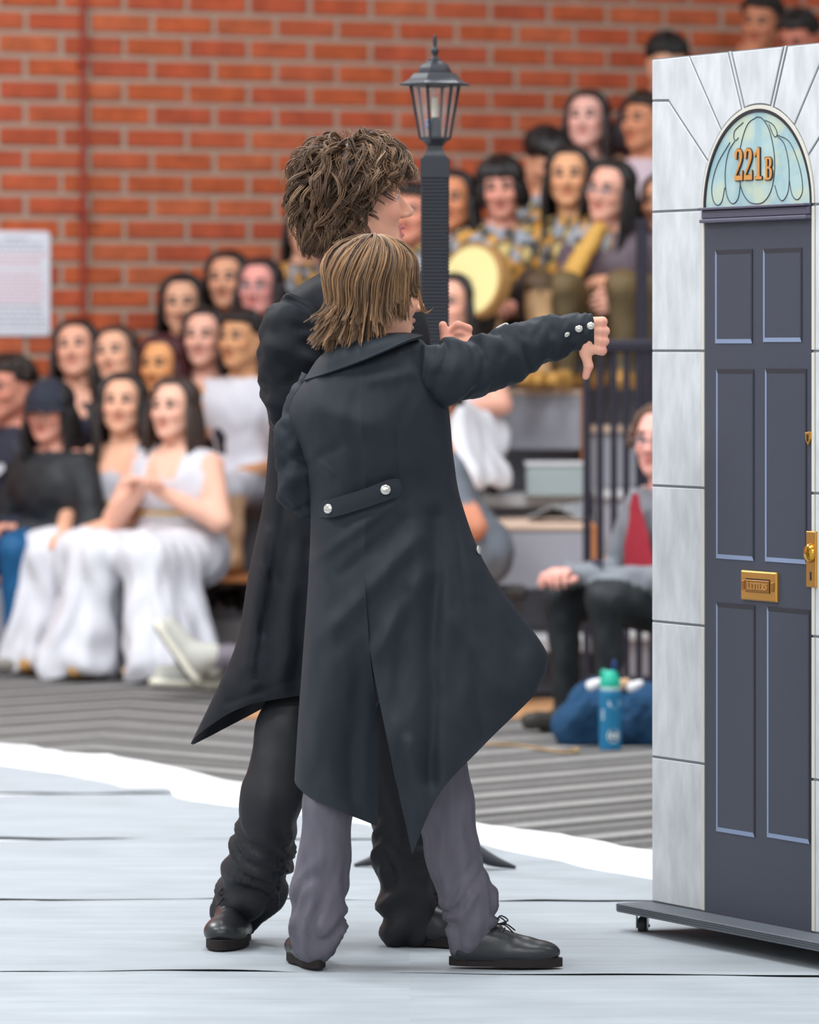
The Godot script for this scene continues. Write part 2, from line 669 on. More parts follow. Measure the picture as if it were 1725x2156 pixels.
func carpet_texture() -> ImageTexture:
	var im := Image.create(768, 768, false, Image.FORMAT_RGB8)
	var nz := FastNoiseLite.new()
	nz.seed = 3
	nz.frequency = 0.02
	rng.seed = 8
	for y in 768:
		for x in 768:
			# wide bands in which the stripes lean one way and then the other
			var band := int(x / 192)
			var lean := 1.0 if band % 2 == 0 else -1.0
			var q := fposmod(y + lean * (x % 192) * 1.0, 96.0) / 96.0
			var v := 0.57 if q < 0.24 else 0.30 if q < 0.52 else 0.48 if q < 0.64 else 0.35
			v += rng.randf_range(-0.05, 0.05) + 0.03 * nz.get_noise_2d(x, y)
			im.set_pixel(x, y, Color(v * 1.01, v, v * 0.985))
	return ImageTexture.create_from_image(im)

func sign_texture() -> ImageTexture:
	var im := Image.create(256, 384, false, Image.FORMAT_RGB8)
	im.fill(rgb(228, 230, 240))
	rng.seed = 12
	var y := 18
	while y < 360:
		var red := y > 75 and y < 265
		var c := rgb(222, 150, 160) if red else rgb(140, 146, 160)
		var w := rng.randi_range(150, 225)
		if y < 30: w = 90
		var x := 128 - w / 2 if y < 60 or y > 280 else 18
		while x < 128 + w / 2:
			var l := rng.randi_range(10, 30)
			im.fill_rect(Rect2i(x, y, l, 5 if red else 6), c)
			x += l + 6
		y += 14 if red else 20
		if y > 120 and y < 135: y += 16
	return ImageTexture.create_from_image(im)

func ceiling_lamps() -> void:
	# square light panels of the hall: a glowing diffuser and an area light of its size just below it
	var glow := mat("lamp_diffuser", Color(0.95, 0.97, 1.0), 0.6)
	glow.emission_enabled = true
	glow.emission = Color(0.93, 0.97, 1.0)
	glow.emission_energy_multiplier = 2.0
	var rim := mat("lamp_frame", rgb(235, 235, 235), 0.5)
	for r in LAMP_ROWS.size():
		for q in 3:
			var row: Array = LAMP_ROWS[r]
			var p := Vector3((q - 1) * 4.6, 6.5, row[0])
			var words: String = "%s, %s of three" % [row[2], ["leftmost", "middle", "rightmost"][q]]
			var t := thing("ceiling_lamp", "square ceiling light panel " + words, "lamp", p, "ceiling light panels")
			var a := Acc.new()
			for s in [[-1.05, -1.05, 1.05, -0.98], [-1.05, 0.98, 1.05, 1.05], [-1.05, -0.98, -0.98, 0.98], [0.98, -0.98, 1.05, 0.98]]:
				box(a, Vector3(s[0], -0.1, s[1]), Vector3(s[2], 0, s[3]))
			part(t, "frame", a.mesh(), rim)
			a = Acc.new()
			box(a, Vector3(-0.98, -0.06, -0.98), Vector3(0.98, -0.03, 0.98))
			part(t, "diffuser", a.mesh(), glow)
			var l := AreaLight3D.new()
			l.name = "panel_light"
			l.area_size = Vector2(1.9, 1.9)
			l.area_normalize_energy = true
			l.light_energy = row[1] * [1.6, 0.9, 0.5][q]
			l.light_color = Color(0.97, 0.985, 1.0)
			l.area_range = 60.0
			l.shadow_enabled = true
			t.add_child(l)
			l.position = Vector3(0, -0.075, 0)
			l.rotation_degrees.x = -90

# ------------------------------------------------------------------ tiered seating
func bx(a: Vector3, b: Vector3, bevel := 0.006) -> ArrayMesh:
	var acc := Acc.new()
	box(acc, a, b, Color.WHITE, bevel)
	return acc.mesh()

func build_seating() -> void:
	var lam := relief(mat("grey_laminate", rgb(158, 158, 168), 0.5), tex_grain, 2.0, 0.05)
	var pale := mat("pale_tread", rgb(196, 197, 200), 0.6)
	var ply := relief(mat("plywood_edge", rgb(196, 124, 70), 0.6), tex_grain, 4.0, 0.1)
	var lite := mat("pale_ply_edge", rgb(214, 186, 166), 0.6)
	var names := ["lowest tier of the grey seating steps beside the railing", "second tier of the grey seating steps under the gold costumed row", "third tier of the grey seating steps behind the gold row", "topmost tier of the grey seating steps by the brick wall"]
	for k in 4:
		var d := 19.8 + 1.2 * k
		var y := 0.645 + 0.503 * k
		var t := thing("seating_tier", names[k] , "bleacher", Vector3(0, 0, -d), "grey seating steps")
		var x0: float = [-0.55, -0.55, -0.3, 1.36][k]
		var dp := 0.9 if k < 3 else 0.5
		var x1 := 0.69 + (2.6 if k >= 2 else 0.0)
		var low := y - 0.415
		# tread in front of the seat
		part(t, "tread", bx(Vector3(x0, low - 0.05, -0.35), Vector3(x1, low, 0.31)), pale)
		part(t, "riser", bx(Vector3(x0, maxf(0.0, low - 0.5), -0.35), Vector3(x1, low - 0.05, -0.1 if k == 0 else 0.2)), lam)
		part(t, "kick_panel", bx(Vector3(x0, low, -0.36), Vector3(x1, y - 0.24, -0.34)), lam)
		part(t, "face_panel", bx(Vector3(x0, y - 0.243, -0.3), Vector3(x1, y - 0.022, 0.0)), lam)
		part(t, "seat_board", bx(Vector3(x0, y - 0.022, -dp), Vector3(x1, y, 0.006)), lite)
		part(t, "body", bx(Vector3(x0, maxf(0.0, low - 0.6), -dp + 0.01), Vector3(x1, y - 0.023, -0.36)), lam)
		if k == 1:
			part(t, "upper_step", bx(Vector3(x0, y + 0.001, -0.89), Vector3(x1, y + 0.15, -0.4)), lam)
		part(t, "end_panel", bx(Vector3(x1 + 0.001, low, -dp + 0.05), Vector3(x1 + 0.02, y, 0.004)), ply)
	# stair beside the tiers, seen through the railing
	var st := thing("stair_flight", "pale grey stair flight behind the dark railing", "stairs", Vector3(0.73, 0, -19.5))
	for k in 4:
		var y := 0.25 + 0.25 * k
		part(st, "step", bx(Vector3(0, y - 0.25, -0.55 * k - 0.55), Vector3(1.3, y - 0.03, -0.55 * k)), lam)
		part(st, "nosing", bx(Vector3(0, y - 0.03, -0.55 * k - 0.55), Vector3(1.3, y, -0.55 * k + 0.02)), lite if k % 2 else pale)
	# loose block under the second tier
	var b := thing("step_block", "small grey green block standing on the tread behind the railing", "block", Vector3(0, 0, -20.62))
	part(b, "body", bx(Vector3(0.46, 0.731, -0.2), Vector3(0.688, 0.85, 0.1)), mat("grey_green", rgb(150, 162, 164), 0.6))
	part(b, "lid", bx(Vector3(0.455, 0.85, -0.2), Vector3(0.688, 0.865, 0.105)), pale)
	# front left bench with its open end
	var f := thing("front_bench", "low grey bench with orange plywood edges under the women in white", "bench", Vector3(0, 0, -21.2))
	var xe := (520.0 - CX) * 21.2 / F
	var xd := (421.0 - CX) * 21.2 / F
	part(f, "seat_board", bx(Vector3(-2.9, 0.36, -0.5), Vector3(xe + 0.05, 0.385, 0.02)), ply)
	part(f, "face_panel", bx(Vector3(-2.9, 0.0, -0.06), Vector3(xd - 0.02, 0.36, 0.0)), lam)
	part(f, "divider", bx(Vector3(xd - 0.012, 0.0, -0.48), Vector3(xd + 0.013, 0.36, 0.01)), ply)
	part(f, "back_panel", bx(Vector3(-2.9, 0.0, -0.5), Vector3(xe + 0.05, 0.36, -0.47)), lam)
	part(f, "end_panel", bx(Vector3(xe + 0.03, 0.0, -0.47), Vector3(xe + 0.05, 0.36, 0.0)), ply)
	part(f, "inner_step", bx(Vector3(xd + 0.02, 0.0, -0.45), Vector3(xe + 0.02, 0.2, -0.25)), pale)
	f = thing("rear_bench", "grey bench behind the women in white, middle row on the left", "bench", Vector3(0, 0, -21.75))
	part(f, "seat_board", bx(Vector3(-2.0, 0.61, -0.5), Vector3(-0.57, 0.635, 0.0)), lite)
	part(f, "body", bx(Vector3(-2.0, 0.0, -0.5), Vector3(-0.57, 0.61, -0.02)), lam)
	f = thing("top_bench", "grey bench against the brick wall, back row on the left", "bench", Vector3(0, 0, -22.27))
	part(f, "seat_board", bx(Vector3(-1.1, 0.845, -0.42), Vector3(-0.57, 0.87, 0.0)), lite)
	part(f, "body", bx(Vector3(-1.1, 0.0, -0.42), Vector3(-0.57, 0.845, -0.02)), lam)
	# wooden strip of floor at the foot of the tiers
	var wood := relief(mat("floor_board", rgb(190, 140, 96), 0.5), tex_grain, 1.5, 0.05)
	var ws := thing("floor_strip", "narrow tan wooden floor strip along the foot of the tiers", "floorboard", Vector3(0, 0, -18.9))
	for q in 3:
		part(ws, "plank", bx(Vector3(-0.6, 0.0, -0.52 + 0.31 * q), Vector3(1.9, 0.012, -0.215 + 0.31 * q), 0.004), wood)
	build_railing()

func build_railing() -> void:
	var steel := mat("dark_rail_paint", rgb(42, 40, 54), 0.45, 0.3)
	var t := thing("stair_railing", "dark steel railing with upright bars beside the seating tiers", "railing", at(1300, 1498, 14520.0 / 768.0) * Vector3(1, 0, 1))
	var o := t.position
	var d := 18.9
	var xs := [1237.0, 1264.0, 1293.0, 1319.0, 1346.0, 1373.0, 1400.0]
	for q in xs.size():
		var x := at(xs[q], 730, d).x - o.x
		var a := Acc.new()
		box(a, Vector3(x - 0.0125 - (0.003 if q == 0 else 0.0), 0.0 if q in [0, 6] else 0.12, -0.0125), Vector3(x + 0.0125, 1.315, 0.0125), Color.WHITE, 0.003)
		part(t, "post" if q in [0, 6] else "bar", a.mesh(), steel)
	var a := Acc.new()
	box(a, Vector3(at(1237, 730, d).x - o.x - 0.02, 1.3, -0.022), Vector3(at(1400, 730, d).x - o.x + 0.02, 1.345, 0.022), Color.WHITE, 0.008)
	part(t, "top_rail", a.mesh(), steel)
	a = Acc.new()
	box(a, Vector3(at(1237, 730, d).x - o.x, 0.1, -0.015), Vector3(at(1400, 730, d).x - o.x, 0.13, 0.015), Color.WHITE, 0.004)
	part(t, "bottom_rail", a.mesh(), steel)
	# taller post further up the stair
	var p := thing("rail_post", "tall dark post at the edge of the painted door flat", "post", Vector3(at(1352, 730, 20.6).x, 0.25, -20.6))
	a = Acc.new()
	box(a, Vector3(-0.024, 0, -0.024), Vector3(0.024, 1.56, 0.024), Color.WHITE, 0.006)
	part(p, "upright", a.mesh(), steel)
	a = Acc.new()
	box(a, Vector3(-0.03, 1.54, -0.03), Vector3(0.03, 1.575, 0.03), Color.WHITE, 0.008)
	part(p, "cap", a.mesh(), steel)
	a = Acc.new()
	box(a, Vector3(-0.06, 0.0, -0.06), Vector3(0.06, 0.012, 0.06), Color.WHITE, 0.003)
	part(p, "foot_plate", a.mesh(), steel)

# ------------------------------------------------------------------ paper on the floor
func edge_at(tab: Array, x: float) -> float:
	if x <= tab[0].x: return tab[0].y + (tab[1].y - tab[0].y) / (tab[1].x - tab[0].x) * (x - tab[0].x)
	for q in tab.size() - 1:
		if x <= tab[q + 1].x:
			return lerpf(tab[q].y, tab[q + 1].y, (x - tab[q].x) / (tab[q + 1].x - tab[q].x))
	var m := tab.size()
	return tab[m - 1].y + (tab[m - 1].y - tab[m - 2].y) / (tab[m - 1].x - tab[m - 2].x) * (x - tab[m - 1].x)

func floor_tab(rows: Array) -> Array:
	var out := []
	for r in rows:
		var d: float = 14520.0 / (r[1] - HY)
		out.append(Vector2((r[0] - CX) * d / F, d))
	return out

func paper(called: String, label: String, m: Material, x0: float, x1: float, near: Callable, far: Callable, y: float, sd: int, lift: float) -> void:
	noise_a.seed = sd
	noise_a.frequency = 1.0
	var rows := []
	var nr := 14
	var nc := 150
	for r in nr + 1:
		var row := PackedVector3Array()
		for q in nc + 1:
			var x := lerpf(x0, x1, float(q) / nc)
			var dn: float = near.call(x)
			var df: float = far.call(x)
			var t := float(r) / nr
			var d := lerpf(df, dn, t)
			var h := 0.0015 * noise_a.get_noise_2d(x * 1.3, d * 2.2) + 0.0012 * noise_a.get_noise_2d(x * 4.0 + 9.0, d * 9.0)
			var e := maxf(0.0, 1.0 - (1.0 - t) * (dn - df) / -0.16)
			h += lift * e * e * clampf(0.2 + 1.2 * noise_a.get_noise_2d(x * 1.4, 40.0 + sd), 0.0, 1.0)
			row.push_back(Vector3(x, y + maxf(h, -0.0012), -d))
		rows.append(row)
	var a := Acc.new()
	sheet(a, rows, 0.0006)
	var o := part(self, called, a.mesh(), m)
	tag(o, label, "paper", "grey paper strips on the floor" if called == "grey_paper_strip" else "")

func build_paper() -> void:
	var far_edge := floor_tab([[-700, 1500], [0, 1570], [65, 1571], [80, 1578], [140, 1586], [230, 1590], [250, 1597], [330, 1610], [440, 1636], [520, 1652], [760, 1690], [1010, 1735], [1160, 1757], [1200, 1764], [1280, 1775], [1300, 1782], [1372, 1792], [2100, 1935]])
	var mid_edge := floor_tab([[-700, 1520], [0, 1618], [60, 1625], [150, 1640], [260, 1663], [358, 1666], [362, 1680], [400, 1690], [520, 1708], [745, 1735], [860, 1760], [1010, 1781], [1060, 1795], [1110, 1806], [1200, 1822], [1220, 1830], [1372, 1861], [2100, 2000]])
	noise_a.frequency = 1.0
	var white := mat("white_paper", rgb(246, 247, 249), 0.8)
	var rag := func(x: float, tab: Array, sd: float) -> float:
		return edge_at(tab, x) + 0.035 * noise_a.get_noise_2d(x * 6.0, sd) + 0.012 * noise_a.get_noise_2d(x * 21.0, sd)
	paper("white_paper_sheet", "bright white paper sheet with a torn edge along the carpet", white, -3.4, 2.2, func(x): return 8.0, func(x): return maxf(8.4, rag.call(x, far_edge, 3.0)), 0.003, 2, 0.004)
	var grey := relief(mat("grey_paper", rgb(172, 179, 184), 0.75), tex_blotch, 0.7, 0.6)
	grey.albedo_texture = paper_texture()
	grey.uv1_world_triplanar = true
	var cuts := [17.9, 15.42, 13.98, 12.48, 11.05, 9.6, 8.0]
	var words := ["farthest pale grey paper strip on the floor, at the left edge", "pale grey paper strip on the floor ending in a square corner at left", "pale grey paper strip on the floor under the lamp post", "pale grey paper strip on the floor behind the actors' heels", "pale grey paper strip on the floor under the actors' shoes", "nearest pale grey paper strip on the floor along the bottom edge"]
	for k in 6:
		var c0: float = cuts[k]
		var c1: float = cuts[k + 1]
		var slope := 0.09 + 0.03 * (k % 2)
		var f := func(x: float) -> float:
			return maxf(c1 - slope * x * 0.5 - 0.05, minf(c0 + slope * x + (0.0 if k else 9.0), rag.call(x, mid_edge, 7.0 + k)))
		var n := func(x: float) -> float:
			return maxf(7.9, c1 - slope * x * 0.5 - 0.1 + 0.02 * noise_a.get_noise_2d(x * 3.0, c1))
		var x1 := -3.3
		while x1 < 2.3 and edge_at(mid_edge, x1) > c1 - slope * x1 * 0.5 + 0.03: x1 += 0.01
		paper("grey_paper_strip", words[k], grey, -3.4, x1, n, f, 0.0055 + 0.0009 * (5 - k), 20 + k, 0.0034)

func paper_texture() -> ImageTexture:
	# brushed grey paint with fine streaks and a few pale scuffs
	var im := Image.create(1024, 1024, false, Image.FORMAT_RGB8)
	var n1 := FastNoiseLite.new()
	n1.seed = 41
	n1.frequency = 0.004
	n1.fractal_octaves = 4
	for y in 1024:
		for x in 1024:
			var w := minf(x, 1023 - x) / 80.0
			var v := 0.955 + 0.05 * n1.get_noise_2d(x * 0.5, y * 4.0) + 0.04 * n1.get_noise_2d(x + 3000.0, y * 1.5)
			v = clampf(v, 0.86, 1.0)
			im.set_pixel(x, y, Color(v, v, minf(1.0, v * 1.004)))
	return ImageTexture.create_from_image(im)

# ------------------------------------------------------------------ people
const SKULL := Vector3(0, 0.035, -0.012)
const SKULL_R := Vector3(0.079, 0.083, 0.096)
var head_rough: Acc
var hand_open: Acc
var hand_bent: Acc
var hair_cache := {}

func make_head(cell: float, jaw := 1.0) -> Acc:
	# head looking along +z, its middle at the origin; colours hold a kind: 0 skin, 1 lips, 2 brow, 3 iris, 4 eye white, 5 flush
	var s := Sdf.new(Vector3(-0.11, -0.2, -0.14), Vector3(0.11, 0.14, 0.14), cell)
	s.ell(SKULL, SKULL_R, 0.02, 1)
	s.ell(Vector3(0, -0.026, 0.028), Vector3(0.066, 0.08, 0.063), 0.03, 1)
	for x in [-1.0, 1.0]:
		s.cone(Vector3(x * 0.016, -0.09, 0.062), Vector3(x * 0.052 * jaw, -0.05, -0.004), 0.021, 0.027, 0.03, 1)
		s.ell(Vector3(x * 0.037, -0.02, 0.062), Vector3(0.027, 0.025, 0.027), 0.02, 5)
	s.ell(Vector3(0, -0.097, 0.07), Vector3(0.02, 0.018, 0.018), 0.02, 1)
	s.cone(Vector3(-0.038, 0.03, 0.07), Vector3(0.038, 0.03, 0.07), 0.018, 0.018, 0.02, 1)
	for x in [-1.0, 1.0]:
		s.ell(Vector3(x * 0.031, 0.010, 0.101), Vector3(0.02, 0.0125, 0.018), 0.012, 1, -1.0)
	s.cone(Vector3(0, 0.018, 0.085), Vector3(0, -0.023, 0.109), 0.008, 0.0115, 0.012, 1)
	for x in [-1.0, 1.0]:
		s.ell(Vector3(x * 0.012, -0.028, 0.099), Vector3(0.0095, 0.008, 0.012), 0.006, 1)
		s.ell(Vector3(x * 0.031, 0.010, 0.0765), Vector3(0.0135, 0.0125, 0.0125), 0.003, 2)
		s.cone(Vector3(x * 0.018, 0.020, 0.089), Vector3(x * 0.046, 0.017, 0.079), 0.006, 0.005, 0.006, 1)
		s.ell(Vector3(x * 0.077, -0.002, -0.006), Vector3(0.01, 0.032, 0.019), 0.01, 1, 1.0, Basis(Vector3.UP, x * -0.4))
		s.ell(Vector3(x * 0.087, 0.0, 0.002), Vector3(0.007, 0.018, 0.01), 0.006, 1, -1.0)
	s.cone(Vector3(-0.017, -0.0555, 0.086), Vector3(0.017, -0.0555, 0.086), 0.0075, 0.0075, 0.006, 3)
	s.ell(Vector3(0, -0.0555, 0.0925), Vector3(0.012, 0.0065, 0.0065), 0.005, 3)
	s.cone(Vector3(-0.014, -0.0695, 0.084), Vector3(0.014, -0.0695, 0.084), 0.0085, 0.0085, 0.006, 3)
	s.cone(Vector3(-0.02, -0.0625, 0.1), Vector3(0.02, -0.0625, 0.1), 0.002, 0.002, 0.004, 1)
	s.ell(Vector3(0, -0.0628, 0.0965), Vector3(0.016, 0.0022, 0.006), 0.003, 3, -1.0)
	if cell < 0.005:
		# sharper profile for heads seen close: nose tip, full parted lips, chin
		s.cone(Vector3(0, -0.012, 0.104), Vector3(0, -0.021, 0.116), 0.007, 0.0078, 0.008, 1)
		s.ell(Vector3(0, -0.0545, 0.0965), Vector3(0.015, 0.0062, 0.0068), 0.004, 3)
		s.ell(Vector3(0, -0.0715, 0.0935), Vector3(0.015, 0.0066, 0.0072), 0.004, 3)
		s.ell(Vector3(0, -0.0632, 0.101), Vector3(0.018, 0.0022, 0.009), 0.002, 3, -1.0)
		s.ell(Vector3(0, -0.098, 0.077), Vector3(0.016, 0.015, 0.014), 0.014, 1)
	s.cone(Vector3(0, -0.05, -0.02), Vector3(0, -0.2, -0.035), 0.053, 0.055, 0.03, 1)
	var acc := Acc.new()
	var big := cell > 0.005
	var paint := func(p: Vector3, l: int) -> Color:
		var kind := 0.0
		var ax := absf(p.x)
		if l == 2:
			kind = 0.3 if Vector2(ax - 0.031, (p.y - 0.010) * 1.2).length() < (0.0125 if big else 0.0065) else 0.4
		elif l == 3 and p.z > 0.07:
			kind = 0.1
		elif l == 5:
			kind = 0.5
		if big and l == 1 and p.z > 0.06 and absf(ax - 0.031) < 0.017 and absf(p.y - 0.012) < 0.0075:
			kind = 0.3
		if p.z > 0.055 and ax > 0.012 and ax < 0.05 and absf(p.y - (0.036 - 0.1 * maxf(0.0, ax - 0.034))) < (0.008 if big else 0.0045):
			kind = 0.2
		return Color(kind, 0, 0)
	s.net(acc, Transform3D(), paint)
	return acc

func add_head(acc: Acc, h: Acc, xf: Transform3D, skin: Color, lips: Color, brow: Color, iris := Color(0.02, 0.012, 0.008)) -> void:
	var k := acc.v.size()
	var flush := skin.lerp(Color(skin.r * 1.0, skin.g * 0.8, skin.b * 0.76), 0.45)
	var cols := [skin, lips, brow.lerp(skin, 0.1), iris, Color(0.62, 0.58, 0.56), flush]
	for q in h.v.size():
		acc.v.push_back(xf * h.v[q])
		acc.c.push_back(cols[int(round(h.c[q].r * 10.0))])
		acc.u.push_back(Vector2.ZERO)
	for q in h.i.size():
		acc.i.push_back(h.i[q] + k)

func make_hand(curl: float, cell := 0.0045) -> Acc:
	# right hand: wrist at the origin, fingers along +z, palm down, thumb towards +x
	var s := Sdf.new(Vector3(-0.065, -0.085, -0.04), Vector3(0.085, 0.045, 0.21), cell)
	s.cone(Vector3(0, 0, -0.03), Vector3(0, 0, 0.02), 0.026, 0.025, 0.01, 1, Vector3.UP, 1.25)
	s.cone(Vector3(0.004, 0, 0.03), Vector3(0.002, 0, 0.07), 0.032, 0.036, 0.02, 1, Vector3.UP, 2.1)
	var x := [0.031, 0.0105, -0.0105, -0.03]
	var len := [0.074, 0.083, 0.077, 0.06]
	for q in 4:
		var p := Vector3(x[q], 0.002, 0.088 - absf(x[q] - 0.005) * 0.25)
		var a := 0.15 + curl * 0.45
		var dir := Vector3(x[q] * 0.9, 0, 1).normalized()
		var seg := [0.45, 0.32, 0.23]
		for r in 3:
			var n: Vector3 = p + Vector3(dir.x, -sin(a), cos(a)).normalized() * (len[q] * seg[r])
			s.cone(p, n, 0.0095 - 0.001 * r, 0.0085 - 0.001 * r, 0.004, 2)
			p = n
			a += 0.25 + curl * 0.95
	var t := Vector3(0.024, -0.006, 0.018)
	for n in [Vector3(0.047, -0.014, 0.047), Vector3(0.054, -0.022, 0.077), Vector3(0.052 - 0.015 * curl, -0.03, 0.1)]:
		s.cone(t, n, 0.012, 0.0098, 0.008, 2)
		t = n
	var acc := Acc.new()
	s.net(acc, Transform3D(), func(_p, _l): return Color.WHITE)
	return acc

func scalp(phi: float, alpha: float, off: float) -> Vector3:
	var r := SKULL_R + Vector3.ONE * off
	return SKULL + Vector3(sin(phi) * sin(alpha) * r.x, cos(alpha) * r.y, cos(phi) * sin(alpha) * r.z)

func hair_cap(a: Acc, off: float, col: Color, front := 52.0, side := 108.0) -> void:
	var rows := 14
	var k := a.v.size()
	for r in rows + 1:
		for q in 29:
			var phi := TAU * q / 28.0
			var w := absf(wrapf(phi, -PI, PI))
			var top := lerpf(deg_to_rad(front), deg_to_rad(side), smoothstep(deg_to_rad(42), deg_to_rad(82), w))
			a.vert(scalp(phi, top * r / rows, off * (1.0 - 0.75 * pow(float(r) / rows, 6.0))), col)
	for r in rows:
		for q in 28:
			var b := k + r * 29 + q
			a.tri(b, b + 1, b + 30)
			a.tri(b, b + 30, b + 29)

func hair_mesh(kind: String) -> ArrayMesh:
	if hair_cache.has(kind):
		return hair_cache[kind]
	var a := Acc.new()
	rng.seed = 100 + kind.hash() % 1000
	var shade := func() -> Color:
		var g := rng.randf_range(0.55, 1.35)
		return Color(g, g, g)
	var strand := func(phi: float, a0: float, a1: float, drop: float, r: float, sway: float, fwd: float) -> void:
		var pts := []
		var rad := []
		var off := rng.randf_range(0.006, 0.014)
		for q in 6:
			var t := q / 5.0
			pts.append(scalp(phi, lerpf(a0, a1, t), off + 0.004 * sin(t * PI)))
			rad.append(r * (0.75 + 0.25 * sin(t * PI)))
		if drop > 0.0:
			var p: Vector3 = pts[-1]
			var n := 6
			var out := Vector3(sin(phi), 0, cos(phi))
			var ph := rng.randf() * TAU
			for q in range(1, n + 1):
				var t := float(q) / n
				var w := p + Vector3.DOWN * drop * t + out * (0.018 * sin(t * 2.2)) + Vector3(sin(ph + t * 5.0) * sway, 0, fwd * t)
				pts.append(w)
				rad.append(r * (1.0 - 0.6 * t))
		else:
			rad[5] = r * 0.3
		tube(a, pts, rad, 5, shade.call(), Vector3(sin(phi), 0, cos(phi)))
	if kind in ["long", "long_part", "wavy", "tied"]:
		hair_cap(a, 0.011, Color(0.8, 0.8, 0.8), 40.0)
		for q in 190:
			var sgn := 1.0 if q % 2 else -1.0
			var phi := sgn * deg_to_rad(rng.randf_range(62, 180))
			var front := absf(phi) < deg_to_rad(100)
			var drop := rng.randf_range(0.16, 0.30) if kind != "tied" else rng.randf_range(0.0, 0.05)
			strand.call(phi, deg_to_rad(rng.randf_range(3, 60)), deg_to_rad(rng.randf_range(88, 104)), drop, rng.randf_range(0.0075, 0.0115), 0.012 if kind == "wavy" else 0.004, 0.02 if front else -0.02)
	elif kind == "bob":
		hair_cap(a, 0.014, Color(0.8, 0.8, 0.8), 50.0)
		for q in 150:
			var phi := (1.0 if q % 2 else -1.0) * deg_to_rad(rng.randf_range(42, 180))
			strand.call(phi, deg_to_rad(rng.randf_range(3, 55)), deg_to_rad(rng.randf_range(90, 102)), rng.randf_range(0.07, 0.11), rng.randf_range(0.009, 0.0125), 0.004, 0.0)
		for q in 46:
			strand.call(deg_to_rad(rng.randf_range(-48, 48)), deg_to_rad(rng.randf_range(5, 30)), deg_to_rad(rng.randf_range(72, 80)), 0.0, rng.randf_range(0.007, 0.009), 0.0, 0.0)
	elif kind == "short":
		hair_cap(a, 0.012, Color(0.75, 0.75, 0.75), 55.0, 100.0)
		for q in 210:
			var phi := deg_to_rad(rng.randf_range(-180, 180))
			var w := absf(phi)
			var far := deg_to_rad(lerpf(62, 104, smoothstep(0.8, 1.5, w)))
			var a0 := rng.randf_range(0.05, far - 0.25)
			strand.call(phi + rng.randf_range(-0.2, 0.2), a0, minf(far, a0 + rng.randf_range(0.35, 0.6)), 0.0, rng.randf_range(0.008, 0.012), 0.0, 0.0)
	elif kind == "bowl":
		hair_cap(a, 0.02, Color(0.75, 0.75, 0.75), 62.0, 100.0)
		for q in 230:
			var phi := deg_to_rad(rng.randf_range(-180, 180))
			var far := deg_to_rad(lerpf(76, 100, smoothstep(0.8, 1.5, absf(phi))))
			strand.call(phi, rng.randf_range(0.05, 0.6), far + rng.randf_range(-0.05, 0.05), 0.0, rng.randf_range(0.011, 0.015), 0.0, 0.0)
	var m := a.mesh()
	hair_cache[kind] = m
	return m

func gold_paint(p: Vector3) -> Color:
	# costume of gold, bronze, pewter and black patches
	noise_a.seed = 77
	var q := noise_a.get_noise_3d(p.x * 13.0, p.y * 10.0, p.z * 11.0)
	var r := noise_a.get_noise_3d(p.x * 15.0 + 40.0, p.y * 8.0, p.z * 13.0)
	if r > 0.34: return lin(150, 154, 164)
	if q > 0.2: return lin(204, 146, 60)
	if q > -0.1: return lin(104, 84, 56)
	if r < -0.34: return lin(206, 182, 116)
	return lin(58, 56, 62)

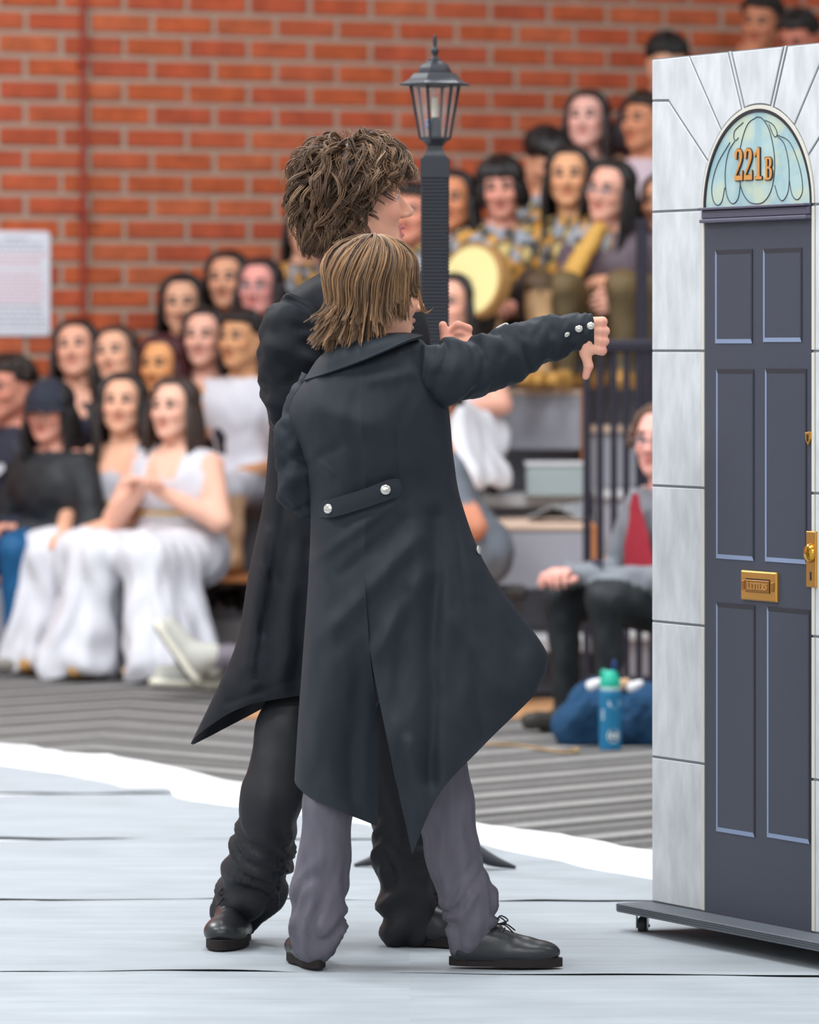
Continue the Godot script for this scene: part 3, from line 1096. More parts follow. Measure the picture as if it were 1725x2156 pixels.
const TAN := [232, 178, 146]
func sitter(label: String, px: float, py: float, d: float, o: Dictionary) -> Node3D:
	var H := at(px, py, d)
	var seat: float = o.get("seat", H.y - 0.70)
	var yaw: float = deg_to_rad(o.get("yaw", 0.0))
	var lean: float = o.get("lean", 0.05)
	var side: float = o.get("side", 0.0)
	var rot := Basis(Vector3.UP, yaw)
	var root_at := Vector3(H.x, seat, H.z) - rot * Vector3(side, 0, lean)
	var t := thing("person", label, "person", root_at, "seated audience")
	t.basis = rot
	var hy := H.y - seat
	var drop: float = o.get("drop", 0.4)
	var skin: Color = o.get("skin", lin(TAN[0], TAN[1], TAN[2]))
	var top: Variant = o.get("top", lin(40, 42, 50))
	var sleeve: int = o.get("sleeve", 2)
	var legs: Color = o.get("legs", lin(40, 42, 50))
	var shoe: Color = o.get("shoe", lin(60, 56, 54))
	var fat: float = o.get("fat", 1.0)
	var N := Vector3(side * 0.85, hy - 0.165, lean * 0.8)
	var s := Sdf.new(Vector3(-0.5, -drop - 0.06, -0.26), Vector3(0.5, hy + 0.02, 0.75), 0.017)
	var fw := Vector3(0, 0, 1)
	s.cone(Vector3(-0.075, 0.115, 0.0), Vector3(0.075, 0.115, 0.0), 0.115 * fat, 0.115 * fat, 0.05, 1)
	s.cone(Vector3(0, 0.12, 0.0), N + Vector3(0, -0.16, -0.01), 0.125 * fat, 0.13 * fat, 0.06, 1, fw, 1.2)
	s.cone(N + Vector3(-0.075, -0.13, 0), N + Vector3(0.075, -0.13, 0), 0.1 * fat, 0.1 * fat, 0.05, 1, fw, 1.1)
	s.cone(N + Vector3(-0.13, -0.05, -0.01), N + Vector3(0.13, -0.05, -0.01), 0.058, 0.058, 0.05, 1)
	s.cone(N + Vector3(0, -0.06, -0.02), Vector3(side, hy - 0.07, lean - 0.02), 0.056, 0.05, 0.04, 2)
	var ends := []
	for m in [-1.0, 1.0]:
		var sh := N + Vector3(m * 0.165, -0.065, 0.0)
		var arm: Array = o.get("arm_right" if m > 0.0 else "arm_left", o.get("arms", [Vector3(0.22, 0.22, 0.05), Vector3(0.08, 0.2, 0.27)]))
		var el: Vector3 = arm[0] * Vector3(m, 1, 1)
		var wr: Vector3 = arm[1] * Vector3(m, 1, 1)
		var ar: float = 0.054 * fat if sleeve == 2 else 0.048 * fat
		s.cone(sh, el, ar, ar * 0.84, 0.03, 3)
		s.cone(el, wr, ar * 0.82, ar * 0.62 if sleeve == 2 else 0.029, 0.02, 4)
		ends.append([el, wr, m])
	var kn: Vector3 = o.get("knee", Vector3(0.11, 0.1, 0.44))
	for m in [-1.0, 1.0]:
		var knee: Vector3 = o.get("knee_right" if m > 0.0 else "knee_left", kn) * Vector3(m, 1, 1)
		var ank: Vector3 = o.get("ankle_right" if m > 0.0 else "ankle_left", Vector3(kn.x, -drop + 0.09, kn.z - 0.02)) * Vector3(m, 1, 1)
		s.cone(Vector3(m * 0.085, 0.105, 0.03), knee, 0.092 * fat, 0.066, 0.05, 5)
		s.cone(knee, ank, 0.062, 0.042, 0.03, 6)
		var toe: Vector3 = o.get("toe", Vector3(0.015 * m, -0.045, 0.15))
		s.cone(ank + Vector3(0, -0.045, -0.02), ank + toe + Vector3(0, 0, 0), 0.038, 0.03, 0.03, 7)
	noise_a.frequency = 1.0
	var open_neck: bool = o.get("open", false)
	var strap: bool = o.get("bare_shoulder", false)
	var shin: Color = o.get("shin", legs)
	var cuff: Variant = o.get("cuff", null)
	var paint := func(p: Vector3, l: int) -> Color:
		match l:
			1:
				if p.y > hy - 0.155: return skin
				if open_neck and p.y > N.y - 0.10 - 0.6 * absf(p.x - N.x) * 0.5 and absf(p.x - N.x) < 0.075 and p.z > 0.0: return skin
				if strap and p.x < N.x - 0.05 and p.y > N.y - 0.14: return skin
				return gold_paint(p) if top is String else top
			2: return skin
			3:
				if sleeve == 0 or (sleeve == 1 and p.y < N.y - 0.17): return skin
				return gold_paint(p) if top is String else top
			4:
				if cuff != null: return cuff
				if sleeve < 2: return skin
				return gold_paint(p) if top is String else top
			5: return legs
			6: return shin
		return shoe
	var push := func(p: Vector3, n: Vector3, l: int) -> Vector3:
		if l == 2 or (sleeve == 0 and l in [3, 4]): return p
		return p + n * (0.007 * noise_a.get_noise_3d(p.x * 14.0, p.y * 9.0, p.z * 14.0 + px))
	var acc := Acc.new()
	s.net(acc, Transform3D(), paint, push)
	for e in ends:
		var dir: Vector3 = (e[1] - e[0]).normalized()
		var hb := look_basis(dir, o.get("palm_up", Vector3.UP))
		if e[2] > 0.0: hb = hb * Basis.from_scale(Vector3(-1, 1, 1))
		acc.add(hand_bent if o.get("bent", true) else hand_open, Transform3D(hb, e[1]), skin)
	# head
	var look := Basis.from_euler(Vector3(deg_to_rad(o.get("nod", 0.0)), deg_to_rad(o.get("look", 0.0)) - yaw, deg_to_rad(o.get("tilt", 0.0))))
	var hs: float = o.get("head", 1.0)
	var hx := Transform3D(look.scaled(Vector3.ONE * hs), Vector3(side, hy, lean))
	var lips: Color = o.get("lips", Color(skin.r * 0.74, skin.g * 0.52, skin.b * 0.52))
	add_head(acc, head_rough, hx, skin, lips, o.get("brow", lin(46, 34, 30)))
	part(t, "body", acc.mesh(), vmat("skin_and_cloth", 0.65))
	var hair: String = o.get("hair", "long")
	if hair:
		var hc: Color = o.get("hair_color", rgb(38, 28, 26))
		var hm := mat("hair_%s" % hc.to_html(), hc, 0.42)
		hm.vertex_color_use_as_albedo = true
		part(t, "hair", hair_mesh(hair), hm, hx)
	if o.has("glasses"):
		var g := Acc.new()
		for x in [-1.0, 1.0]:
			var ring := []
			for q in 13:
				ring.append(Vector3(x * 0.031 + cos(TAU * q / 12.0) * 0.023, 0.008 + sin(TAU * q / 12.0) * 0.018, 0.104))
			tube(g, ring, [0.0018], 5)
			tube(g, [Vector3(x * 0.054, 0.01, 0.103), Vector3(x * 0.083, 0.012, 0.0)], [0.0018, 0.0018], 5)
		tube(g, [Vector3(-0.009, 0.012, 0.105), Vector3(0.009, 0.012, 0.105)], [0.0018, 0.0018], 5)
		var gm := part(t, "glasses", g.mesh(), mat("glasses_frame", rgb(120, 100, 110), 0.3), hx)
		for x in [-1.0, 1.0]:
			var lens := Acc.new()
			var pp := PackedVector2Array()
			for q in 14: pp.push_back(Vector2(x * 0.031 + cos(TAU * q / 14.0) * 0.022, 0.008 + sin(TAU * q / 14.0) * 0.017))
			poly_slab(lens, pp, 0.1035, 0.1045, Transform3D())
			part(gm, "lens", lens.mesh(), glass())
	if o.has("skirt"):
		skirt(t, o, hy, drop)
	if o.has("belt"):
		var b := Acc.new()
		var pts := []
		for q in 29:
			var w := TAU * q / 28.0
			var y: float = o.get("belt_y", 0.25)
			pts.append(Vector3(cos(w) * 0.142 * fat + N.x * 0.5, y, sin(w) * 0.122 * fat + N.z * y / hy))
		tube(b, pts, [0.011], 6)
		part(t, "belt", b.mesh(), mat("gold_braid", rgb(214, 176, 96), 0.3, 0.8))
		for q in [5, 6, 7, 8]:
			var bead := Acc.new()
			lathe_smooth(bead, [Vector2(0, -0.009), Vector2(0.007, -0.006), Vector2(0.01, 0), Vector2(0.007, 0.006), Vector2(0, 0.009)], 8, Color.WHITE, Transform3D(Basis(), pts[q] + Vector3(0, 0.0, 0.008)))
			part(t, "bead", bead.mesh(), mat("bead_gold", rgb(255, 240, 200), 0.12, 0.9))
	return t

func glass() -> StandardMaterial3D:
	var m := mat("clear_glass", Color(0.95, 0.97, 1.0, 0.08), 0.03)
	m.transparency = BaseMaterial3D.TRANSPARENCY_ALPHA
	return m

func skirt(t: Node3D, o: Dictionary, hy: float, drop: float) -> void:
	var kn: Vector3 = o.get("knee", Vector3(0.11, 0.1, 0.44))
	var flare: float = o.get("flare", 0.14)
	var s := Sdf.new(Vector3(-0.55, -drop - 0.02, -0.3), Vector3(0.55, 0.36, 0.85), 0.015)
	s.cone(Vector3(0, 0.25, 0.0), Vector3(0, 0.12, 0.02), 0.135, 0.17, 0.05, 1, Vector3(0, 0, 1), 1.1)
	for m in [-1.0, 1.0]:
		s.cone(Vector3(m * 0.1, 0.09, 0.02), Vector3(m * kn.x, kn.y + 0.01, kn.z), 0.125, 0.088, 0.06, 1)
		s.cone(Vector3(m * kn.x, kn.y, kn.z), Vector3(m * (kn.x + flare * 0.6), -drop + flare * 0.5, kn.z + 0.02), 0.085, flare, 0.08, 1)
		s.cone(Vector3(m * 0.12, 0.05, kn.z - 0.2), Vector3(m * (0.14 + flare * 0.5), -drop + flare * 0.45, kn.z - 0.14), 0.08, flare * 0.9, 0.08, 1)
	# cut off at the floor
	var a := Acc.new()
	noise_a.frequency = 1.0
	var push := func(p: Vector3, n: Vector3, _l: int) -> Vector3:
		var down := clampf((kn.y - p.y) / (drop + kn.y), 0.0, 1.0)
		var w := atan2(p.x, p.z - kn.z + 0.15)
		var amp := 0.006 + 0.016 * down
		var q := p + Vector3(n.x, 0.0, n.z) * amp * (sin(w * 17.0 + 2.0 * noise_a.get_noise_2d(p.y * 3.0, w * 2.0)) + 0.6 * noise_a.get_noise_2d(w * 5.0, p.y * 2.0))
		q += n * 0.01 * noise_a.get_noise_3d(p.x * 9.0, p.y * 5.0, p.z * 9.0)
		q.y = maxf(q.y, -drop + 0.004 + 0.03 * (0.5 + 0.5 * sin(w * 11.0)))
		return q
	s.net(a, Transform3D(), func(_p, _l): return Color.WHITE, push)
	var m := mat("white_dress_cloth", rgb(224, 224, 231), 0.75)
	part(t, "skirt", a.mesh(), m)

func build_crowd() -> void:
	head_rough = make_head(0.006)
	hand_open = make_hand(0.1)
	hand_bent = make_hand(0.6)
	var dark := lin(34, 37, 44)
	var white := lin(212, 212, 220)
	var lap := [Vector3(0.22, 0.2, 0.06), Vector3(0.07, 0.19, 0.3)]
	var low := {"drop": 0.385, "seat": 0.385}
	# front row, left
	var man := sitter("man with cropped dark hair in a navy sweatshirt at the left edge", 20, 818, 21.6, {"seat": 0.385, "drop": 0.385, "yaw": -40, "look": -42, "nod": 6, "hair": "short", "hair_color": rgb(40, 30, 26), "top": lin(36, 42, 56), "skin": lin(208, 138, 116), "legs": dark, "fat": 1.12, "head": 1.04})
	var badge := Acc.new()
	curved_patch(badge, 0.17, 0.3, 0.43, PackedVector2Array([Vector2(-0.03, -0.02), Vector2(0.0, -0.028), Vector2(0.03, 0.004), Vector2(0.024, 0.026), Vector2(-0.006, 0.02)]), 0.012)
	part(man, "chest_print", badge.mesh(), mat("print_white", rgb(196, 198, 206), 0.7))
	var p := sitter("person in a navy cap and black hoodie with teal trousers", 104, 868, 21.35, {"seat": 0.385, "drop": 0.385, "yaw": -40, "look": -22, "nod": 6, "hair": "wavy", "hair_color": rgb(30, 25, 26), "top": lin(34, 40, 44), "skin": lin(222, 158, 138), "legs": lin(12, 84, 132), "fat": 1.22, "lean": 0.1, "knee": Vector3(0.15, 0.12, 0.46), "arms": [Vector3(0.26, 0.17, 0.1), Vector3(0.1, 0.2, 0.36)], "shoe": lin(150, 146, 140)})
	cap_on(p, Vector3(0, 0, 0))
	sitter("woman in a pale one shouldered dress with hands on her knees", 258, 852, 21.3, {"seat": 0.385, "drop": 0.385, "yaw": -30, "look": -8, "nod": -2, "hair": "wavy", "hair_color": rgb(44, 34, 32), "top": lin(186, 187, 196), "skin": lin(238, 180, 150), "sleeve": 0, "open": true, "bare_shoulder": true, "skirt": 1, "shoe": lin(186, 140, 76), "knee": Vector3(0.09, 0.1, 0.47), "arms": [Vector3(0.2, 0.26, 0.14), Vector3(0.05, 0.19, 0.42)], "flare": 0.11, "bent": false, "belt": 1, "belt_y": 0.3})
	sitter("woman in a white sleeveless gown with gold belt and clasped hands", 366, 862, 20.95, {"seat": 0.385, "drop": 0.385, "yaw": -30, "look": -26, "nod": 0, "hair": "long", "hair_color": rgb(64, 48, 42), "top": white, "skin": lin(240, 186, 162), "sleeve": 0, "open": true, "skirt": 1, "fat": 1.18, "shoe": lin(186, 140, 76), "arms": [Vector3(0.25, 0.24, 0.1), Vector3(0.035, 0.37, 0.24)], "flare": 0.15, "belt": 1, "belt_y": 0.27})
	# middle row, left
	sitter("woman with long black hair in a navy jacket above the capped person", 160, 738, 22.0, {"seat": 0.635, "look": -8, "nod": -8, "tilt": 4, "top": lin(34, 36, 58), "hair_color": rgb(30, 24, 24), "skin": lin(232, 172, 146), "open": true})
	sitter("woman with highlighted brown hair in black, second from the conduit", 243, 750, 21.98, {"seat": 0.635, "look": -16, "nod": -6, "tilt": 6, "hair_color": rgb(72, 52, 42), "skin": lin(234, 178, 148), "top": lin(32, 32, 36)})
	sitter("woman with maroon hair and golden skin behind the white gown", 341, 770, 21.9, {"seat": 0.635, "look": -24, "nod": 4, "hair_color": rgb(74, 26, 34), "skin": lin(228, 160, 104), "top": lin(58, 20, 28)})
	sitter("woman in a white tank top with long dark hair", 430, 712, 21.95, {"seat": 0.635, "look": -14, "hair_color": rgb(36, 28, 28), "skin": lin(236, 178, 156), "top": white, "sleeve": 0, "open": true, "legs": white, "belt": 1, "belt_y": 0.26})
	sitter("smiling youth with short dark hair in a white toga with tan strap", 508, 716, 21.75, {"seat": 0.635, "yaw": -20, "look": -32, "hair": "short", "hair_color": rgb(34, 27, 26), "skin": lin(214, 156, 112), "top": white, "sleeve": 0, "legs": white, "shin": lin(236, 190, 150), "shoe": lin(214, 176, 132), "knee": Vector3(0.12, 0.1, 0.46), "drop": 0.25, "arms": [Vector3(0.21, 0.2, 0.08), Vector3(0.12, 0.16, 0.34)]})
	# back row, left
	sitter("woman with long black hair and white strap, leftmost of the back row", 384, 640, 22.5, {"seat": 0.87, "look": -4, "nod": 6, "hair_color": rgb(24, 21, 22), "skin": lin(226, 170, 140), "top": lin(196, 186, 186), "sleeve": 0, "open": true})
	sitter("woman with centre parted black hair in the middle of the back row", 478, 592, 22.6, {"seat": 0.87, "look": -12, "hair_color": rgb(24, 20, 20), "skin": lin(224, 162, 130), "top": lin(48, 26, 32), "open": true})
	sitter("woman with dark bob, glasses and flushed cheeks beside the tall actor", 546, 608, 22.15, {"seat": 0.87, "look": -16, "hair": "wavy", "hair_color": rgb(40, 30, 34), "skin": lin(234, 160, 150), "glasses": 1, "top": lin(60, 40, 44)})
	sitter("person in a pewter and gold costume half hidden by curly hair", 648, 478, 22.5, {"seat": 1.3, "yaw": 40, "drop": 0.152, "knee": Vector3(0.12, 0.26, 0.42), "look": -10, "hair_color": rgb(26, 22, 22), "top": "gold", "skin": lin(222, 166, 140)})
	# gold costumed row on the right
	var up := {"seat": 1.3, "drop": 0.152, "knee": Vector3(0.12, 0.26, 0.42)}
	var gold := func(label: String, px: float, py: float, d: float, o: Dictionary) -> Node3D:
		var all := up.duplicate()
		all.merge({"top": "gold", "hair_color": rgb(28, 23, 24), "skin": lin(224, 164, 132), "legs": lin(84, 66, 44), "shin": lin(206, 168, 124), "shoe": lin(188, 140, 70), "ankle_left": Vector3(0.12, -0.07, 0.4), "ankle_right": Vector3(0.12, -0.07, 0.4)})
		all.merge(o, true)
		return sitter(label, px, py, d, all)
	gold.call("dark haired youth in grey between the tall actor and the lamp post", 868, 452, 21.4, {"hair": "short", "look": -18, "skin": lin(222, 150, 124), "top": lin(120, 112, 104)})
	gold.call("long haired woman in gold just right of the lamp post holding a drum", 953, 425, 21.4, {"legs": lin(46, 40, 38), "shin": lin(46, 40, 38), "look": -14, "skin": lin(206, 134, 96), "arms": [Vector3(0.2, 0.22, 0.12), Vector3(0.12, 0.26, 0.32)]})
	gold.call("woman with black bob and bangs in gold costume", 1055, 396, 21.35, {"legs": lin(46, 38, 36), "shin": lin(46, 38, 36), "hair": "bob", "look": -6, "nod": 10, "tilt": 3, "skin": lin(224, 156, 136)})
	gold.call("person with a black bowl cut bending the head down", 1150, 336, 21.9, {"legs": lin(52, 44, 40), "shin": lin(52, 44, 40), "hair": "bowl", "look": 24, "nod": 34, "seat": 1.42})
	gold.call("woman in gold with long hair and a gold bracelet on her forearm", 1199, 374, 21.3, {"look": -8, "nod": 2, "yaw": -38, "skin": lin(222, 162, 122), "arm_right": [Vector3(0.24, 0.2, 0.04), Vector3(-0.02, 0.24, 0.3)], "cuff": lin(226, 196, 120), "tilt": 0})
	gold.call("woman with glasses in a plum shawl resting her cheek on her hand", 1284, 404, 21.2, {"look": -30, "nod": 2, "tilt": -8, "yaw": -15, "glasses": 1, "skin": lin(234, 174, 152), "legs": lin(104, 86, 54), "shin": lin(92, 78, 52), "top": lin(92, 78, 88), "arm_left": [Vector3(0.13, 0.28, 0.32), Vector3(0.03, 0.50, 0.17)], "cuff": lin(206, 158, 76), "lean": 0.12, "palm_up": Vector3.BACK})
	gold.call("person in grey sleeves and olive trousers half hidden by the door flat", 1398, 430, 21.45, {"yaw": -38, "look": -30, "top": lin(120, 120, 124), "legs": lin(98, 84, 54), "shin": lin(98, 84, 54), "arms": [Vector3(0.2, 0.22, 0.14), Vector3(0.02, 0.28, 0.46)], "lean": 0.1})
	# upper rows on the right
	sitter("pale woman with long dark hair alone above the gold row", 1236, 254, 22.5, {"seat": 1.651, "look": -14, "nod": -4, "hair": "long", "hair_color": rgb(44, 30, 30), "skin": lin(240, 184, 170), "top": "gold"})
	sitter("person with cropped hair and lilac top cut off by the door flat", 1356, 258, 22.35, {"seat": 1.651, "look": -40, "hair": "short", "hair_color": rgb(44, 34, 28), "skin": lin(214, 144, 108), "top": lin(206, 186, 196)})
	sitter("person of whom only black hair shows over the left corner of the flat", 1405, 132, 23.0, {"seat": 2.0, "look": 10, "nod": 30, "hair": "short", "hair_color": rgb(24, 22, 22), "top": dark})
	sitter("boy resting his chin on his hand above the door flat", 1604, 46, 23.6, {"seat": 2.154, "look": -24, "nod": 12, "tilt": -6, "hair": "short", "hair_color": rgb(26, 22, 22), "skin": lin(208, 138, 104), "top": dark, "sleeve": 1, "arm_left": [Vector3(0.12, 0.2, 0.26), Vector3(0.06, 0.44, 0.15)], "palm_up": Vector3.BACK})
	sitter("youth with black hair looking down at the upper right corner", 1682, 84, 23.2, {"seat": 2.154, "look": -30, "nod": 24, "hair": "short", "hair_color": rgb(24, 22, 24), "skin": lin(206, 126, 104), "top": lin(30, 30, 36)})
	# lower right
	p = sitter("woman in a grey cardigan and red top with clasped hands by the flat", 1392, 930, 17.9, {"seat": 0.32, "drop": 0.32, "yaw": -58, "look": -28, "nod": 2, "hair": "tied", "hair_color": rgb(112, 82, 66), "skin": lin(238, 172, 158), "glasses": 1, "top": lin(122, 126, 134), "legs": lin(28, 29, 34), "lean": 0.14, "fat": 1.15, "knee": Vector3(0.13, 0.14, 0.46), "arms": [Vector3(0.26, 0.2, 0.16), Vector3(0.03, 0.23, 0.5)], "head": 1.0})
	red_top(p)
	sitter("woman in a white dress sitting low behind the lamp post", 950, 645, 20.75, {"seat": 0.87, "drop": 0.11, "yaw": -25, "look": -20, "hair": "long", "hair_color": rgb(34, 26, 26), "top": white, "skin": lin(232, 172, 150), "sleeve": 0, "open": true, "skirt": 1, "knee": Vector3(0.12, 0.16, 0.36), "flare": 0.12, "belt": 1, "belt_y": 0.22})
	sitter("person in a grey short sleeved shirt turned away behind the near actor", 905, 862, 19.15, {"seat": 0.45, "drop": 0.22, "yaw": -78, "look": -80, "hair": "short", "hair_color": rgb(40, 32, 28), "top": lin(112, 118, 128), "sleeve": 1, "legs": lin(30, 33, 42), "lean": 0.17, "fat": 1.1, "skin": lin(226, 150, 118)})
	p = sitter("person sitting on the floor whose pale sneakers stretch out to the left", 892, 1030, 19.6, {"seat": 0.02, "yaw": -88, "look": -60, "hair": "short", "hair_color": rgb(50, 38, 30), "top": lin(90, 90, 98), "legs": lin(112, 106, 116), "lean": -0.05, "drop": 0.02, "knee": Vector3(0.1, 0.13, 0.4), "ankle_left": Vector3(0.1, 0.085, 0.74), "ankle_right": Vector3(0.0, 0.14, 0.76), "shoe": lin(194, 193, 184), "toe": Vector3(0.0, 0.09, 0.07)})
	sneakers(p)

func cap_on(p: Node3D, _at: Vector3) -> void:
	var xf: Transform3D = p.get_node("hair").transform
	var a := Acc.new()
	var rows := 8
	for r in rows + 1:
		for q in 25:
			a.vert(scalp(TAU * q / 24.0, deg_to_rad(86.0) * r / rows, 0.022), Color.WHITE)
	for r in rows:
		for q in 24:
			var b := r * 25 + q
			a.tri(b, b + 1, b + 26)
			a.tri(b, b + 26, b + 25)
	var cm := relief(mat("navy_cap_cloth", rgb(38, 44, 58), 0.85), tex_weave, 8.0, 0.05)
	var c := part(p, "cap", a.mesh(), cm, xf)
	var b2 := Acc.new()
	var rws := []
	for r in 5:
		var row := PackedVector3Array()
		for q in 13:
			var g := deg_to_rad(-62.0 + 124.0 * q / 12.0)
			var k := r / 4.0
			row.push_back(Vector3(sin(g) * (0.094 + 0.012 * k), 0.040 - 0.012 * k - 0.02 * absf(sin(g)) * k, cos(g) * (0.104 + 0.06 * k * cos(g)) - 0.012))
		rws.append(row)
	sheet(b2, rws, 0.004)
	part(c, "brim", b2.mesh(), cm)

func red_top(p: Node3D) -> void:
	# red blouse showing in the opening of the cardigan
	var rows := []
	for r in 9:
		var row := PackedVector3Array()
		for q in 9:
			var t := r / 8.0
			var w := (q / 8.0 - 0.5) * lerpf(0.03, 0.27, t)
			row.push_back(Vector3(w + 0.02, lerpf(0.5, 0.14, t), lerpf(0.262, 0.262, t) - w * w * 2.0 + 0.004 * sin(q * 3.0 + r * 2.0)))
		rows.append(row)
	var a := Acc.new()
	sheet(a, rows, 0.004)
	part(p, "red_blouse", a.mesh(), relief(mat("red_lace", rgb(172, 34, 54), 0.7), tex_grain, 6.0, 0.4), Transform3D(), "red patterned blouse")
	a = Acc.new()
	var w := Vector3(0.07, 0.245, 0.46)
	tube(a, [w + Vector3(-0.02, -0.026, 0.0), w + Vector3(0.03, -0.01, -0.01), w + Vector3(0.03, 0.02, -0.01), w + Vector3(-0.01, 0.03, 0.0)], [0.007], 6)
	part(p, "wrist_strap", a.mesh(), mat("strap_dark", rgb(44, 46, 70), 0.5))

func sneakers(p: Node3D) -> void:
	# chunky pale sneakers, soles towards the left
	for k in 2:
		var ank := Vector3(-0.1, 0.085, 0.74) if k == 0 else Vector3(0.0, 0.14, 0.76)
		var s := Sdf.new(Vector3(-0.09, -0.1, -0.12), Vector3(0.09, 0.13, 0.22), 0.007)
		s.cone(Vector3(0, 0.04, -0.03), Vector3(0, 0.0, 0.0), 0.05, 0.05, 0.03, 1)
		s.cone(Vector3(0, -0.02, -0.02), Vector3(0, -0.03, 0.16), 0.048, 0.04, 0.03, 1)
		s.cone(Vector3(0, -0.06, -0.04), Vector3(0, -0.055, 0.17), 0.05, 0.045, 0.008, 2, Vector3.UP, 2.2)
		var a := Acc.new()
		s.net(a, Transform3D(), func(q: Vector3, l: int): return lin(40, 40, 42) if l == 2 and q.y < -0.068 else lin(226, 222, 206) if l == 2 else lin(188, 188, 180))
		var b := Basis(Vector3.UP, deg_to_rad(12.0 - 22.0 * k)) * Basis(Vector3.RIGHT, deg_to_rad(-3.0 - 50.0 * k))
		part(p, "sneaker", a.mesh(), vmat("sneaker_canvas", 0.8), Transform3D(b, ank + Vector3(0, -0.0, 0.03)))

# ------------------------------------------------------------------ stage lamp post
func build_lamp_post() -> void:
	var d := 13.14
	var foot := at(916, 730, d) * Vector3(1, 0, 1)
	var t := thing("lamp_post", "black stage lamp post with a glazed lantern and ribbed square post", "lamp", foot)
	var black := mat("lamp_black", rgb(44, 46, 53), 0.5)
	var Y := func(py: float) -> float: return EYE - (py - HY) * d / F
	var k := d / F
	# ribbed square post
	var a := Acc.new()
	var rings := []
	var y := 0.05
	var top: float = Y.call(376)
	while y < top:
		rings.append([y, 0.0335])
		rings.append([y + 0.0018, 0.0362])
		rings.append([y + 0.0062, 0.0362])
		rings.append([y + 0.008, 0.0335])
		y += 0.0091
	var sq := [Vector2(-1, -0.86), Vector2(-0.86, -1), Vector2(0.86, -1), Vector2(1, -0.86), Vector2(1, 0.86), Vector2(0.86, 1), Vector2(-0.86, 1), Vector2(-1, 0.86)]
	for r in rings.size() - 1:
		for q in 8:
			var p0: Vector2 = sq[q]
			var p1: Vector2 = sq[(q + 1) % 8]
			var r0: Array = rings[r]
			var r1: Array = rings[r + 1]
			a.quad(Vector3(p0.x * r0[1], r0[0], p0.y * r0[1]), Vector3(p1.x * r0[1], r0[0], p1.y * r0[1]), Vector3(p1.x * r1[1], r1[0], p1.y * r1[1]), Vector3(p0.x * r1[1], r1[0], p0.y * r1[1]))
	part(t, "post", a.mesh(), black)
	# collar block and neck
	a = Acc.new()
	box(a, Vector3(-0.037, top, -0.037), Vector3(0.037, Y.call(335), 0.037), Color.WHITE, 0.002)
	part(t, "collar", a.mesh(), black)
	a = Acc.new()
	var turn := Transform3D(Basis(Vector3.UP, PI / 4.0), Vector3.ZERO)
	lathe(a, [Vector2(0.051, Y.call(335)), Vector2(0.037, Y.call(328)), Vector2(0.03, Y.call(318)), Vector2(0.027, Y.call(307))], 4, Color.WHITE, turn, true)
	part(t, "neck", a.mesh(), black)
	# lantern
	var lan := Node3D.new()
	lan.name = "lantern"
	t.add_child(lan)
	var hex := Transform3D(Basis(Vector3.UP, deg_to_rad(12)), Vector3.ZERO)
	a = Acc.new()
	lathe(a, [Vector2(0.0, Y.call(307)), Vector2(0.021, Y.call(307)), Vector2(0.028, Y.call(300)), Vector2(0.041, Y.call(293)), Vector2(0.041, Y.call(289)), Vector2(0.034, Y.call(289))], 6, Color.WHITE, hex, true)
	part(lan, "cup", a.mesh(), black)
	for q in 6:
		var w := TAU * q / 6.0 - deg_to_rad(12)
		var lo := Vector3(cos(w) * 0.0385, Y.call(291), sin(w) * 0.0385)
		var hi := Vector3(cos(w) * 0.062, Y.call(181), sin(w) * 0.062)
		a = Acc.new()
		tube(a, [lo, hi], [0.0034, 0.0042], 6)
		part(lan, "bar", a.mesh(), black)
		var w2 := TAU * (q + 1) / 6.0 - deg_to_rad(12)
		var lo2 := Vector3(cos(w2) * 0.0385, Y.call(291), sin(w2) * 0.0385)
		var hi2 := Vector3(cos(w2) * 0.062, Y.call(181), sin(w2) * 0.062)
		a = Acc.new()
		a.quad(lo * Vector3(0.97, 1, 0.97), lo2 * Vector3(0.97, 1, 0.97), hi2 * Vector3(0.97, 1, 0.97), hi * Vector3(0.97, 1, 0.97))
		part(lan, "pane", a.mesh(), glass())
	a = Acc.new()
	lathe(a, [Vector2(0.05, Y.call(183)), Vector2(0.066, Y.call(182)), Vector2(0.09, Y.call(180)), Vector2(0.091, Y.call(177)), Vector2(0.076, Y.call(172)), Vector2(0.064, Y.call(165)), Vector2(0.056, Y.call(157)), Vector2(0.054, Y.call(154.5)), Vector2(0.043, Y.call(154))], 6, Color.WHITE, hex, true)
	part(lan, "brim", a.mesh(), black)
	a = Acc.new()
	lathe(a, [Vector2(0.0425, Y.call(155)), Vector2(0.042, Y.call(150)), Vector2(0.039, Y.call(143)), Vector2(0.033, Y.call(136)), Vector2(0.023, Y.call(130.5)), Vector2(0.016, Y.call(128)), Vector2(0.0155, Y.call(125)), Vector2(0.009, Y.call(121)), Vector2(0.0, Y.call(120))], 6, Color.WHITE, hex, true)
	part(lan, "dome", a.mesh(), black)
	a = Acc.new()
	lathe_smooth(a, [Vector2(0.0075, Y.call(122)), Vector2(0.005, Y.call(118)), Vector2(0.0075, Y.call(113)), Vector2(0.0105, Y.call(108)), Vector2(0.0085, Y.call(103)), Vector2(0.0055, Y.call(100.5)), Vector2(0.0045, Y.call(97)), Vector2(0.0055, Y.call(88)), Vector2(0.0045, Y.call(78)), Vector2(0.002, Y.call(73)), Vector2(0, Y.call(71.5))], 14)
	part(lan, "finial", a.mesh(), black)
	# bulb holder, candle sleeve, bulb
	a = Acc.new()
	lathe(a, [Vector2(0.0, Y.call(292)), Vector2(0.017, Y.call(292)), Vector2(0.016, Y.call(252)), Vector2(0.009, Y.call(247)), Vector2(0, Y.call(247))], 14)
	part(lan, "bulb_holder", a.mesh(), black)
	a = Acc.new()
